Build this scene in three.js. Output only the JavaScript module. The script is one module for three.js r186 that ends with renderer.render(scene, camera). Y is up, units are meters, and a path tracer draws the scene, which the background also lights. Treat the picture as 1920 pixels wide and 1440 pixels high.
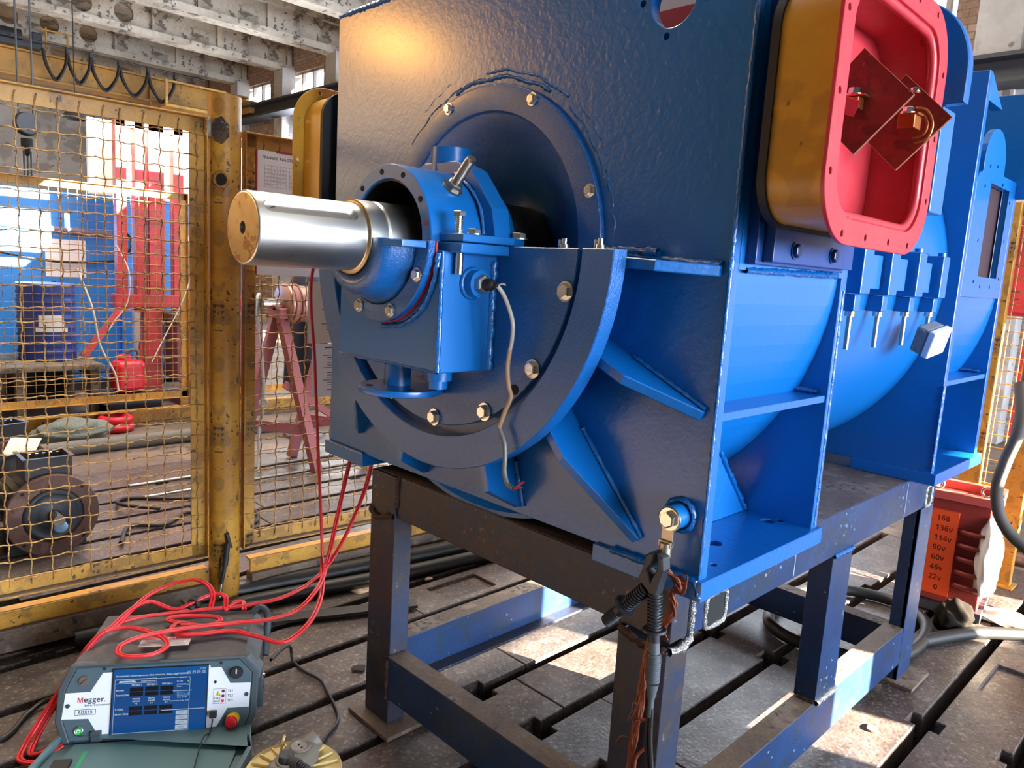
import * as THREE from 'three';
import { mergeGeometries, mergeVertices } from 'three/addons/utils/BufferGeometryUtils.js';
import { RoundedBoxGeometry } from 'three/addons/geometries/RoundedBoxGeometry.js';
import { RectAreaLightUniformsLib } from 'three/addons/lights/RectAreaLightUniformsLib.js';
import { Brush, Evaluator, SUBTRACTION } from 'three-bvh-csg';

// ---------------------------------------------------------------- camera, sky, sun, daylight, exposure
const rad = (d) => d * Math.PI / 180;
const scene = new THREE.Scene();
const renderer = new THREE.WebGLRenderer({ antialias: true });
renderer.toneMapping = THREE.LinearToneMapping;
renderer.toneMappingExposure = 1.0;
renderer.shadowMap.enabled = true;
const camera = new THREE.PerspectiveCamera(2 * Math.atan(720 / 1394) * 180 / Math.PI, 4 / 3, 0.05, 120);
camera.position.set(1.465, 1.5, 1.32);
camera.rotation.set(rad(-8.6027), rad(45.0568), rad(3.417), 'YXZ');
scene.add(camera);

scene.background = new THREE.Color(0xdfeeff);
scene.backgroundIntensity = 7.0;
const SUN = new THREE.Vector3(1, 0.337, -0.35);
const sun = new THREE.DirectionalLight(0xfff0d8, 150);
sun.position.copy(SUN).multiplyScalar(14); sun.castShadow = true; sun.shadow.radius = 0.3; sun.shadow.mapSize.set(4096, 4096);
Object.assign(sun.shadow.camera, { left: -20, right: 20, top: 16, bottom: -16, near: 0.5, far: 60 });
scene.add(sun, sun.target);
RectAreaLightUniformsLib.init();
// daylight entering through the glazed walls: one area light per window, plus an added one overhead
function daylight(w, h, x, y, z, lx, ly, lz, color, power) {
  const l = new THREE.RectAreaLight(color, power, w, h);
  l.position.set(x, y, z); l.lookAt(lx, ly, lz); scene.add(l); return l;
}
const EAST = [[-6, 3.6], [-2.1, 3.6], [1.25, 2.0]];        // centre z and width of the windows in the gable wall
for (const [z, w] of EAST) daylight(w, 2.2, 9.9, 1.9, z, 0, 1.9, z, 0xdcebff, z > 0 ? 40 : 52);
daylight(13, 3.0, -15.5, 4.3, 7.84, -15.5, 4.3, 0, 0xffd090, 3.6);
daylight(7.5, 2.4, -12.8, 3.5, -7.84, -12.8, 3.5, 0, 0xe9f2ff, 8);  // hidden opening, added for glare on the floor
daylight(4.4, 3.6, -3.6, 6.8, -1.6, -3.6, 0, -1.59, 0xfff2e0, 14);  // added overhead fill at the unseen roof panel
daylight(5.6, 3.5, -4.2, 3.85, -7.84, -4.2, 3.85, 0, 0xe9f2ff, 3);  // hidden opening, added for sheen on level steel

// ---------------------------------------------------------------- helpers
const V = (x, y, z) => new THREE.Vector3(x, y, z);
function rng(s) { return () => { s = (s + 0x6d2b79f5) | 0; let t = Math.imul(s ^ (s >>> 15), 1 | s); t = (t + Math.imul(t ^ (t >>> 7), 61 | t)) ^ t; return ((t ^ (t >>> 14)) >>> 0) / 4294967296; }; }
const R0 = rng(7);
// metre-scaled box-projected texture coordinates, so every pattern keeps its real size
function uvm(g) {
  g = g.index ? g.toNonIndexed() : g;
  const p = g.attributes.position, n = p.count, uv = new Float32Array(n * 2), a = V(0, 0, 0), b = V(0, 0, 0), c = V(0, 0, 0);
  if (!g.attributes.normal) g.computeVertexNormals();
  for (let i = 0; i < n; i += 3) {
    a.fromBufferAttribute(p, i); b.fromBufferAttribute(p, i + 1).sub(a); c.fromBufferAttribute(p, i + 2).sub(a); b.cross(c);
    const ax = Math.abs(b.x), ay = Math.abs(b.y), az = Math.abs(b.z);
    for (let k = 0; k < 3; k++) {
      const x = p.getX(i + k), y = p.getY(i + k), z = p.getZ(i + k);
      const [u, v] = ax >= ay && ax >= az ? [z, y] : ay >= az ? [x, z] : [x, y];
      uv[(i + k) * 2] = u; uv[(i + k) * 2 + 1] = v;
    }
  }
  const o = new THREE.BufferGeometry();
  o.setAttribute('position', g.attributes.position); o.setAttribute('normal', g.attributes.normal); o.setAttribute('uv', new THREE.BufferAttribute(uv, 2));
  return o;
}
const join = (list) => { list = [].concat(list).map(uvm); return list.length > 1 ? mergeGeometries(list) : list[0]; };
const used = new Map();
function numbered(n) { const k = used.get(n) ?? 0; used.set(n, k + 1); return k ? n + '_' + String(k).padStart(3, '0') : n; }
function obj(name, geos, mat, parent = scene, keepUV = false) {
  const m = new THREE.Mesh(keepUV ? geos : join(geos), mat);
  m.name = parent === scene ? numbered(name) : name; m.castShadow = m.receiveShadow = true; parent.add(m); return m;
}
function tag(o, label, category, group) { o.userData.label = label; o.userData.category = category; if (group) o.userData.group = group; return o; }
function thing(name, label, category, x = 0, y = 0, z = 0, turn = 0, group) {
  const o = new THREE.Group(); o.name = numbered(name); o.position.set(x, y, z); o.rotation.y = turn; scene.add(o); return tag(o, label, category, group);
}
function struct(name, geos, mat, parent = scene) { const m = obj(name, geos, mat, parent); if (parent === scene) m.userData.kind = 'structure'; return m; }
function copyOf(src, label, x, y, z, turn) { const c = src.clone(); c.name = numbered(src.name.replace(/_\d\d\d$/, '')); c.userData = { ...src.userData, label }; c.position.set(x, y, z); if (turn !== undefined) c.rotation.y = turn; scene.add(c); return c; }
const bx = (w, h, d, x = 0, y = 0, z = 0) => new THREE.BoxGeometry(w, h, d).translate(x, y, z);
const rb = (w, h, d, x = 0, y = 0, z = 0, r = 0.003, s = 1) => new RoundedBoxGeometry(w, h, d, s, Math.min(r, w / 2.01, h / 2.01, d / 2.01)).translate(x, y, z);
const span = (x0, x1, y0, y1, z0, z1, r = 0.003) => r ? rb(x1 - x0, y1 - y0, z1 - z0, (x0 + x1) / 2, (y0 + y1) / 2, (z0 + z1) / 2, r) : bx(x1 - x0, y1 - y0, z1 - z0, (x0 + x1) / 2, (y0 + y1) / 2, (z0 + z1) / 2);
function shp(pts, holes = []) { const s = new THREE.Shape(pts.map((p) => new THREE.Vector2(p[0], p[1]))); for (const h of holes) s.holes.push(h.isPath ? h : new THREE.Path(h.map((p) => new THREE.Vector2(p[0], p[1])))); return s; }
const circ = (x, y, r) => { const p = new THREE.Path(); p.absarc(x, y, r, 0, Math.PI * 2, true); p.isPath = true; return p; };
function ex(s, d, bevel = 0, seg = 24) { return new THREE.ExtrudeGeometry(s, { depth: d - 2 * bevel, bevelEnabled: bevel > 0, bevelThickness: bevel, bevelSize: bevel, bevelOffset: -bevel, bevelSegments: 1, curveSegments: seg }).translate(0, 0, bevel); }
const exZ = (s, z0, z1, bevel = 0, seg = 24) => ex(s, z1 - z0, bevel, seg).translate(0, 0, z0);                     // outline in x, y
const exX = (s, x0, x1, bevel = 0, seg = 24) => ex(s, x1 - x0, bevel, seg).rotateY(Math.PI / 2).translate(x0, 0, 0);   // outline in -z, y
const exY = (s, y0, y1, bevel = 0, seg = 24) => ex(s, y1 - y0, bevel, seg).rotateX(-Math.PI / 2).translate(0, y0, 0);  // outline in x, -z
function rrect(cx, cy, w, h, r) { const s = new THREE.Shape(), x0 = cx - w / 2, x1 = cx + w / 2, y0 = cy - h / 2, y1 = cy + h / 2; s.moveTo(x0 + r, y0); s.lineTo(x1 - r, y0); s.absarc(x1 - r, y0 + r, r, -Math.PI / 2, 0); s.lineTo(x1, y1 - r); s.absarc(x1 - r, y1 - r, r, 0, Math.PI / 2); s.lineTo(x0 + r, y1); s.absarc(x0 + r, y1 - r, r, Math.PI / 2, Math.PI); s.lineTo(x0, y0 + r); s.absarc(x0 + r, y0 + r, r, Math.PI, 1.5 * Math.PI); return s; }
const asHole = (s) => new THREE.Path(s.getPoints(10).reverse());
function hole(s, h) { s.holes.push(h); return s; }
const cyl = (r0, r1, h, n = 24, x = 0, y = 0, z = 0) => new THREE.CylinderGeometry(r0, r1, h, n).translate(x, y, z);   // r0 on top
const cylZ = (r, z0, z1, n = 32, x = 0, y = 0) => new THREE.CylinderGeometry(r, r, z1 - z0, n).rotateX(Math.PI / 2).translate(x, y, (z0 + z1) / 2);
const cylX = (r, x0, x1, n = 32, y = 0, z = 0) => new THREE.CylinderGeometry(r, r, x1 - x0, n).rotateZ(-Math.PI / 2).translate((x0 + x1) / 2, y, z);
const latheZ = (prof, n = 48, a0 = 0, al = Math.PI * 2) => new THREE.LatheGeometry(prof.map((p) => new THREE.Vector2(Math.max(p[0], 1e-5), p[1])), n, a0, al).rotateX(Math.PI / 2); // profile: r, z
function tube(pts, r, seg, n = 8, closed = false, tension = 0.5) { return new THREE.TubeGeometry(new THREE.CatmullRomCurve3(pts.map((p) => V(...p)), closed, 'centripetal', tension), seg ?? Math.max(8, pts.length * 6), r, n, closed); }
function bar(a, b, w, h) { const A = V(...a), Bv = V(...b), d = Bv.clone().sub(A), L = d.length(); const g = new THREE.BoxGeometry(w, h, L); g.applyQuaternion(new THREE.Quaternion().setFromUnitVectors(V(0, 0, 1), d.normalize())); const m = A.add(Bv).multiplyScalar(0.5); return g.translate(m.x, m.y, m.z); }
function rod(a, b, r, n = 10) { const A = V(...a), Bv = V(...b), d = Bv.clone().sub(A), L = d.length(); const g = new THREE.CylinderGeometry(r, r, L, n); g.applyQuaternion(new THREE.Quaternion().setFromUnitVectors(V(0, 1, 0), d.normalize())); const m = A.add(Bv).multiplyScalar(0.5); return g.translate(m.x, m.y, m.z); }
const place = (g, pos, dir) => g.applyQuaternion(new THREE.Quaternion().setFromUnitVectors(V(0, 0, 1), V(...dir).normalize())).translate(...pos);
// hexagon-headed bolt with its washer, head along +z
function hexBolt(s, h = 0.65, washer = true) {
  const prof = [[0, s * h], [s * 0.8, s * h], [s * 0.98, s * h * 0.86], [s, 0]].map((p) => new THREE.Vector2(Math.max(p[0], 1e-5), p[1]));
  let g = new THREE.LatheGeometry(prof.reverse(), 6).rotateX(Math.PI / 2).toNonIndexed(); g.computeVertexNormals();
  g = g.translate(0, 0, washer ? s * 0.18 : 0);
  return washer ? [g, new THREE.CylinderGeometry(s * 1.28, s * 1.28, s * 0.18, 20).rotateX(Math.PI / 2).translate(0, 0, s * 0.09)] : [g];
}
function bolt(parent, pos, dir, s, mat, label) { const b = obj('bolt', hexBolt(s).map((g) => place(g, pos, dir)), mat, parent); if (label) b.userData.label = label; return b; }
// lumpy weld seam along a polyline
function weld(pts, r, parent, mat, seed = 1) {
  const R = rng(seed * 977 + 5), c = new THREE.CatmullRomCurve3(pts.map((p) => V(...p)), false, 'centripetal', 0.1), L = c.getLength(), n = Math.max(6, Math.min(160, Math.round(L / 0.008)));
  const g = new THREE.TubeGeometry(c, n, r, 6), p = g.attributes.position;
  for (let i = 0; i <= n; i++) { const k = 0.7 + 0.55 * R(), m = c.getPointAt(i / n); for (let j = 0; j <= 6; j++) { const q = i * 7 + j, e = k + (j < 6 ? 0.25 * (R() - 0.5) : 0); p.setXYZ(q, m.x + (p.getX(q) - m.x) * e, m.y + (p.getY(q) - m.y) * e, m.z + (p.getZ(q) - m.z) * e); } }
  g.computeVertexNormals(); return obj('weld_bead', g, mat, parent);
}

// ---------------------------------------------------------------- textures
function lattice(N, period, seed) { const R = rng(seed), t = new Float32Array(period * period).map(() => R()), o = new Float32Array(N * N); for (let j = 0; j < N; j++) for (let i = 0; i < N; i++) { const x = i / N * period, y = j / N * period, x0 = Math.floor(x), y0 = Math.floor(y); let fx = x - x0, fy = y - y0; fx = fx * fx * (3 - 2 * fx); fy = fy * fy * (3 - 2 * fy); const a = t[y0 % period * period + x0 % period], b = t[y0 % period * period + (x0 + 1) % period], c = t[(y0 + 1) % period * period + x0 % period], d = t[(y0 + 1) % period * period + (x0 + 1) % period]; o[j * N + i] = (a + (b - a) * fx) * (1 - fy) + (c + (d - c) * fx) * fy; } return o; }
function fbm(N, period, oct, seed, gain = 0.5) { const o = new Float32Array(N * N); let a = 1, s = 0; for (let k = 0; k < oct; k++) { const l = lattice(N, Math.min(N, period << k), seed + k * 31); for (let i = 0; i < o.length; i++) o[i] += a * l[i]; s += a; a *= gain; } for (let i = 0; i < o.length; i++) o[i] /= s; return o; }
function tex(N, metres, fn, srgb = false) {
  const d = new Uint8Array(N * N * 4);
  for (let i = 0; i < N * N; i++) { const v = fn(i, i % N, (i / N) | 0); for (let c = 0; c < 3; c++) d[i * 4 + c] = Math.max(0, Math.min(255, Array.isArray(v) ? v[c] : v * 255)); d[i * 4 + 3] = 255; }
  const t = new THREE.DataTexture(d, N, N); t.wrapS = t.wrapT = THREE.RepeatWrapping; t.magFilter = THREE.LinearFilter; t.minFilter = THREE.LinearMipmapLinearFilter; t.generateMipmaps = true;
  if (srgb) t.colorSpace = THREE.SRGBColorSpace; t.repeat.set(1 / metres, 1 / metres); t.needsUpdate = true; return t;
}
const clamp = (x, a = 0, b = 1) => Math.min(b, Math.max(a, x)), sst = (a, b, x) => { x = clamp((x - a) / (b - a)); return x * x * (3 - 2 * x); }, mix = (a, b, t) => a.map((v, i) => v + (b[i] - v) * t);
const NA = fbm(512, 4, 6, 11), NB = fbm(512, 8, 5, 23), NC = fbm(512, 32, 4, 37), ND = fbm(512, 3, 4, 51), NE = fbm(512, 64, 3, 71);
const streakN = (() => { const a = lattice(512, 128, 91), o = new Float32Array(512 * 512); for (let j = 0; j < 512; j++) for (let i = 0; i < 512; i++) o[j * 512 + i] = a[((j >> 3) % 512) * 512 + i]; return o; })();
const peel = tex(512, 0.42, (i) => 0.55 * NC[i] + 0.3 * NE[i] + 0.5 * NA[i]);
const gritBump = tex(512, 0.6, (i) => 0.5 * NB[i] + 0.5 * NE[i]);
const roughVar = tex(512, 0.7, (i) => 0.75 + 0.5 * (NA[i] - 0.5));
const crackle = tex(512, 0.13, (i) => Math.abs(NC[i] - 0.5) * 2 + 0.3 * NE[i]);
// worn colour: base, with chips and dirt spots that have their own outlines
function worn(N, metres, base, alt, chip, chipAt, dirt, dirtAt, grain = 14) {
  return tex(N, metres, (i) => { let c = mix(base, alt, sst(0.35, 0.65, NA[i])); c = mix(c, dirt, sst(dirtAt, dirtAt + 0.09, NB[(i * 1 + 9173) % NB.length]) * 0.8); c = mix(c, chip, sst(chipAt, chipAt + 0.03, 0.6 * NC[i] + 0.4 * NB[i])); const g = (NE[i] - 0.5) * grain; return c.map((v) => v + g); }, true);
}
// ---------------------------------------------------------------- materials
const SM = (o) => new THREE.MeshPhysicalMaterial(o);
const blue = SM({ color: 0x035ea6, roughness: 0.32, clearcoat: 0.55, clearcoatRoughness: 0.2, bumpMap: peel, bumpScale: 0.0013, name: 'blue_enamel' });
const blueCast = SM({ color: 0x03569a, roughness: 0.36, clearcoat: 0.6, clearcoatRoughness: 0.24, bumpMap: crackle, bumpScale: 0.0011, name: 'blue_casting' });
const blueSmooth = SM({ color: 0x0363ac, roughness: 0.34, clearcoat: 0.4, clearcoatRoughness: 0.22, bumpMap: peel, bumpScale: 0.0004, name: 'blue_sheet' });
const weldBlue = SM({ color: 0x035ca2, roughness: 0.2, clearcoat: 0.6, clearcoatRoughness: 0.15, bumpMap: crackle, bumpScale: 0.001, name: 'painted_weld' });
const blackRubber = SM({ color: 0x121214, roughness: 0.6, name: 'black_rubber' });
const blackGrit = SM({ color: 0x0c0c0e, roughness: 0.4, bumpMap: crackle, bumpScale: 0.003, name: 'black_bitumen' });
const dark = SM({ color: 0x08090b, roughness: 0.8, name: 'dark' });
const zinc = SM({ color: 0xdedcd4, roughness: 0.24, metalness: 1, bumpMap: gritBump, bumpScale: 0.0003, name: 'zinc' });
const zincDull = SM({ color: 0xaaa499, roughness: 0.38, metalness: 1, bumpMap: gritBump, bumpScale: 0.0005, name: 'zinc_dull' });
const scratchT = tex(512, 0.3, (i, x, y) => 0.5 + 0.5 * (streakN[(x * 512 + y) % 262144] - 0.5) + 0.2 * (NE[i] - 0.5));
const shaftSteel = SM({ color: 0xd6d4cf, roughness: 0.36, metalness: 1, roughnessMap: tex(512, 0.35, (i, x, y) => 0.85 + 0.5 * (NA[i] - 0.5)), name: 'turned_steel' });
const brassy = SM({ color: 0xb5aa98, roughness: 0.38, metalness: 1, name: 'bronze' });
const yellowBox = SM({ color: 0xffffff, map: worn(512, 0.7, [196, 146, 42], [190, 138, 38], [120, 84, 34], 0.74, [172, 124, 40], 0.62, 8), roughness: 0.34, bumpMap: peel, bumpScale: 0.0004, name: 'ochre_paint' });
const redPaint = SM({ color: 0xffffff, map: worn(512, 0.5, [190, 52, 60], [180, 46, 56], [150, 40, 46], 0.74, [184, 56, 62], 0.64, 8), roughness: 0.35, bumpMap: peel, bumpScale: 0.0003, name: 'red_lacquer' });
const bakelite = SM({ color: 0xffffff, map: worn(512, 0.25, [134, 44, 34], [114, 36, 28], [156, 74, 56], 0.72, [100, 34, 28], 0.6, 12), roughness: 0.42, name: 'bakelite' });
const bakeliteEdge = SM({ color: 0xc08a68, roughness: 0.6, name: 'bakelite_edge' });
const copper = SM({ color: 0xc47a48, roughness: 0.35, metalness: 1, bumpMap: gritBump, bumpScale: 0.001, name: 'copper' });
const yellowFence = SM({ color: 0xffffff, map: worn(512, 0.5, [188, 138, 42], [170, 120, 36], [66, 46, 32], 0.68, [136, 98, 40], 0.585, 20), roughness: 0.48, bumpMap: gritBump, bumpScale: 0.0012, name: 'worn_yellow_paint' });
const yellowWire = SM({ color: 0xffffff, map: worn(512, 0.2, [196, 152, 78], [168, 126, 66], [84, 60, 42], 0.6, [132, 98, 56], 0.52, 24), roughness: 0.5, metalness: 0.2, name: 'wire_paint' });
const tableBlue = SM({ color: 0xffffff, map: worn(512, 0.5, [18, 50, 90], [14, 42, 80], [112, 132, 152], 0.72, [26, 44, 66], 0.6, 12), roughness: 0.42, bumpMap: gritBump, bumpScale: 0.0006, name: 'table_blue' });
const tableDark = SM({ color: 0xffffff, map: worn(512, 0.5, [34, 44, 68], [44, 44, 54], [104, 88, 76], 0.72, [60, 50, 48], 0.63, 12), roughness: 0.42, bumpMap: gritBump, bumpScale: 0.0008, name: 'table_primer' });
const dustSteel = SM({ color: 0xffffff, map: worn(512, 0.5, [112, 94, 78], [96, 80, 68], [58, 56, 62], 0.66, [130, 114, 98], 0.6, 26), roughness: 0.7, bumpMap: gritBump, bumpScale: 0.0012, name: 'grimy_steel' });
const weldSilver = SM({ color: 0xb8b6b2, roughness: 0.4, metalness: 0.8, bumpMap: crackle, bumpScale: 0.003, name: 'bare_weld' });
const weldRust = SM({ color: 0x4a3226, roughness: 0.6, metalness: 0.3, bumpMap: crackle, bumpScale: 0.003, name: 'rusty_weld' });
const castIron = SM({ color: 0xffffff, map: tex(512, 0.62, (i, x, y) => { let c = mix([96, 85, 80], [82, 73, 69], sst(0.35, 0.68, NA[i])); c = mix(c, [68, 59, 56], sst(0.56, 0.63, NB[(i + 71 * 512) % 262144]) * 0.55); c = mix(c, [66, 56, 53], sst(0.66, 0.7, NC[(x * 3 % 512) + y * 512]) * 0.8); c = mix(c, [144, 134, 126], sst(0.68, 0.73, NE[i]) * 0.5); const g = (NE[i] - 0.5) * 30; return c.map((v) => v + g); }, true), roughness: 0.56, roughnessMap: tex(512, 0.9, (i) => 0.7 + 0.7 * (NA[i] - 0.4)), metalness: 0.15, bumpMap: gritBump, bumpScale: 0.0016, name: 'cast_iron_bed' });
const slotDark = SM({ color: 0x1a1715, roughness: 0.8, bumpMap: gritBump, bumpScale: 0.002, name: 'oily_slot' });
const concrete = SM({ color: 0xffffff, map: tex(512, 2.6, (i) => { let c = mix([190, 180, 164], [170, 160, 145], sst(0.35, 0.65, NA[i])); c = mix(c, [116, 106, 94], sst(0.62, 0.7, NB[i]) * 0.5); c = mix(c, [92, 82, 72], sst(0.62, 0.66, 0.6 * NC[i] + 0.4 * NB[i]) * 0.8); return c.map((v) => v + (NE[i] - 0.5) * 18); }, true), roughness: 0.9, bumpMap: tex(512, 2.6, (i) => sst(0.3, 0.7, NB[i])), bumpScale: 0.03, name: 'flaking_concrete' });
const plaster = SM({ color: 0xffffff, map: worn(512, 3, [176, 172, 168], [160, 156, 152], [120, 112, 106], 0.7, [140, 134, 128], 0.58, 12), roughness: 0.9, bumpMap: gritBump, bumpScale: 0.004, name: 'plaster' });
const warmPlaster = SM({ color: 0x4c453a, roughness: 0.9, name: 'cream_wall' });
const brickT = (bump) => tex(512, 1.28, (i, x, y) => { const row = Math.floor(y / 32), off = row % 2 ? 32 : 0, fx = ((x + off) % 64), fy = y % 32, joint = fx < 4 || fy < 4; if (bump) return joint ? 0.2 : 0.8 + 0.2 * (NE[i] - 0.5); const k = lattice2(Math.floor((x + off) / 64) % 8, row); const c = joint ? [128, 118, 110] : mix([142, 116, 104], [168, 150, 138], k); return c.map((v) => v + (NC[i] - 0.5) * 40); }, !bump);
const lattice2 = (a, b) => { const s = Math.sin(a * 127.1 + b * 311.7) * 43758.5; return s - Math.floor(s); };
const brickwork = SM({ color: 0xffffff, map: brickT(false), bumpMap: brickT(true), bumpScale: 0.008, roughness: 0.9, name: 'brickwork' });
const greySteel = SM({ color: 0x3a3d42, roughness: 0.5, metalness: 0.4, bumpMap: gritBump, bumpScale: 0.001, name: 'grey_steel' });
const rustBrown = SM({ color: 0xffffff, map: worn(512, 0.5, [104, 76, 66], [92, 64, 56], [70, 44, 36], 0.66, [120, 92, 82], 0.6, 18), roughness: 0.55, metalness: 0.3, bumpMap: gritBump, bumpScale: 0.001, name: 'rust_brown' });
const redFrame = SM({ color: 0xffffff, map: worn(512, 0.7, [188, 54, 58], [170, 46, 52], [120, 50, 46], 0.68, [150, 60, 58], 0.58, 16), roughness: 0.5, name: 'red_frame_paint' });
const pinkPaint = SM({ color: 0x9c5b5f, roughness: 0.6, bumpMap: gritBump, bumpScale: 0.001, name: 'faded_red' });
const paper = SM({ color: 0xe9e7e0, roughness: 0.85, side: THREE.DoubleSide, name: 'paper' });
const cablesRed = SM({ color: 0xc41c28, roughness: 0.36, name: 'red_silicone' });
const cableBlack = SM({ color: 0x17181a, roughness: 0.5, name: 'black_cable' });
const greyPlastic = SM({ color: 0x49555c, roughness: 0.5, bumpMap: peel, bumpScale: 0.0003, name: 'grey_plastic' });
const chrome = SM({ color: 0xe8e8ea, roughness: 0.14, metalness: 1, name: 'chrome' });
function canvasTex(w, h, draw) { const c = document.createElement('canvas'); c.width = w; c.height = h; const g = c.getContext('2d'); draw(g, w, h); const t = new THREE.CanvasTexture(c); t.colorSpace = THREE.SRGBColorSpace; t.magFilter = THREE.LinearFilter; return t; }
function sheet(w, h) { return new THREE.PlaneGeometry(w, h); }

// ---------------------------------------------------------------- the hall: floor, walls, roof
const floorDirt = SM({ color: 0xffffff, map: worn(512, 2.2, [112, 97, 86], [96, 83, 74], [72, 62, 55], 0.64, [124, 108, 96], 0.56, 18), roughness: 0.62, bumpMap: gritBump, bumpScale: 0.003, name: 'shop_floor' });
const floor = struct('floor', [bx(36, 0.3, 18, -6, -0.27, 0)], slotDark);
struct('floor_slab', [bx(20.1, 0.125, 18, -13.95, -0.0625, 0), bx(8.3, 0.125, 18, 5.85, -0.0625, 0), bx(5.6, 0.125, 5.4, -1.1, -0.0625, -6.3), bx(5.6, 0.125, 6.4, -1.1, -0.0625, 5.8)], floorDirt, floor);
{ // T-slotted bed: long cast plates with cross notches, each one a piece
  const slots = [-3.9, -3.47, -3.2, -2.9, -2.61, -2.32, -2.05, -1.78, -1.49, -1.2, -0.905, -0.6175, -0.33, -0.0425, 0.245, 0.5325, 0.82, 1.1, 1.39, 1.7];
  const G = 0.022, cuts = [-3.6, -2.7, -0.66, 1.13, 2.6];
  for (let i = 0; i + 1 < slots.length; i++) for (let k = 0; k + 1 < cuts.length; k++) {
    const x0 = slots[i] + (i ? G : 0.002), x1 = slots[i + 1] - (i + 2 < slots.length ? G : 0.002), sh = ((i * 7) % 5) * 0.05 - 0.1;
    const z0 = cuts[k] + (k ? sh : 0) + 0.002, z1 = cuts[k + 1] + (k + 2 < cuts.length ? sh : 0) - 0.002;
    const pts = [], nz = []; for (let m = -2; m < 4; m++) { const c = -1.5 + 1.1 * m; if (c > z0 + 0.1 && c < z1 - 0.1) nz.push(c); }
    const L = i % 2 === 1 || i > 8, N = 0.04, D = 0.032;
    pts.push([x0, -z0]); if (L) for (const c of nz) pts.push([x0, -(c - N)], [x0 + D, -(c - N)], [x0 + D, -(c + N)], [x0, -(c + N)]);
    pts.push([x0, -z1], [x1, -z1]); if (L) for (const c of [...nz].reverse()) pts.push([x1, -(c + N)], [x1 - D, -(c + N)], [x1 - D, -(c - N)], [x1, -(c - N)]);
    pts.push([x1, -z0]);
    const s = shp(pts), pk = [[-1.2, -0.93], [0.82, -2.07]].find(([px, pz]) => Math.abs(slots[i] - px) < 0.01 && pz > z0 && pz < z1);
    const dz = (R0() - 0.5) * 0.004, extra = [];
    if (pk) { const cx = (x0 + x1) / 2 + 0.005, cz = pk[1]; s.holes.push(asHole(rrect(cx, -cz, 0.165, 0.3, 0.008))); extra.push(bx(0.17, 0.09, 0.31, cx, -0.063 + dz, cz)); }
    obj('floor_plate', [exY(s, -0.12, dz, 0.003), ...extra], castIron, floor);
  }
}
const T = 0.35;
function wallZ(name, z0, z1, holes, mat) { const s = shp([[-24, 0], [10, 0], [10, 7], [-24, 7]], holes.map(([x0, x1, y0, y1]) => [[x0, y0], [x0, y1], [x1, y1], [x1, y0]])); return struct(name, [exZ(s, z0, z1)], mat); }
const winN = []; for (let k = 0; k < 5; k++) winN.push([-21.46 + k * 2.6, -19.8 + k * 2.6, 5.46, 5.93]);
winN.push([-7, -1.4, 2.1, 5.6], [-16.55, -9.05, 2.3, 4.7]);  // both out of sight, added for sheen on floor and level steel
const wallNorth = wallZ('wall_north', -8 - T, -8, winN, brickwork);
const winS = [[-22, -15.6, 2.7, 5.9], [-15.4, -9, 2.7, 5.9]];
const wallSouth = wallZ('wall_south', 8, 8 + T, winS, warmPlaster);
const wallWest = struct('wall_west', [bx(T, 7, 16.7, -24 - T / 2, 3.5, 0)], plaster);
// gable wall: two wide glazed bays at working height and, above them, unseen openings shaped to place the sun patches
const GAPS = [[-4.68, -4.33, 3.1, 3.56], [-4.64, -4.45, 3.59, 3.83], [-6.35, -5.62, 3.08, 4.05], [-5.5, -5.16, 3.86, 4.06], [-2.4, 1.0, 3.2, 5.6], [-6.95, -6.45, 3.45, 4.6]];
const rectZ = (z0, z1, y0, y1) => [[-z0, y0], [-z0, y1], [-z1, y1], [-z1, y0]];
const TE = 0.08;
const wallEast = struct('wall_east', [exX(shp([[-8.35, 0], [8.35, 0], [8.35, 6.85], [-8.35, 6.85]], [...EAST.map(([z, w]) => rectZ(z - w / 2, z + w / 2, 0.8, 3.0)), ...GAPS.map(([a, b, c, d]) => rectZ(a, b, c, d))]), 10, 10 + TE)], plaster);
const dusty = SM({ color: 0xcdd8e4, roughness: 0.9, emissive: 0xbcd4f0, emissiveIntensity: 1.1, side: THREE.DoubleSide, name: 'dusty_window_glass' });
const dustyWarm = SM({ color: 0xd8d0c0, roughness: 0.9, emissive: 0xffe0b0, emissiveIntensity: 0.8, side: THREE.DoubleSide, name: 'dusty_window_glass_warm' });
EAST.forEach(([z, w], i) => {
  const f = struct('window_' + (i + 1), [bx(0.12, 0.08, w, 10.04, 0.84, z), bx(0.12, 0.08, w, 10.04, 2.96, z), ...[0, 1, 2, 3, 4].map((k) => bx(0.1, 2.2, 0.06, 10.05, 1.9, z - w / 2 + 0.03 + k * (w - 0.06) / 4))], greySteel);
  struct('window_glass', [bx(0.01, 2.2, w, 10.06, 1.9, z)], dusty, f);
});
winS.forEach(([x0, x1, y0, y1], i) => { const f = struct('window_' + (i + 4), [bx(x1 - x0, 0.1, 0.12, (x0 + x1) / 2, y0 + 0.05, 8.1), bx(x1 - x0, 0.1, 0.12, (x0 + x1) / 2, y1 - 0.05, 8.1)], greySteel); struct('window_glass', [bx(x1 - x0, y1 - y0, 0.01, (x0 + x1) / 2, (y0 + y1) / 2, 8.12)], dustyWarm, f); });
winN.forEach(([x0, x1, y0, y1], i) => { struct('window_' + (i + 6), [bx(x1 - x0, 0.05, 0.08, (x0 + x1) / 2, y0 + 0.025, -8.1), bx(x1 - x0, 0.05, 0.08, (x0 + x1) / 2, y1 - 0.025, -8.1), ...[0.02, 0.35, 0.65, 0.98].map((t) => bx(0.05, y1 - y0, 0.08, x0 + t * (x1 - x0), (y0 + y1) / 2, -8.1))], plaster); });
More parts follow.
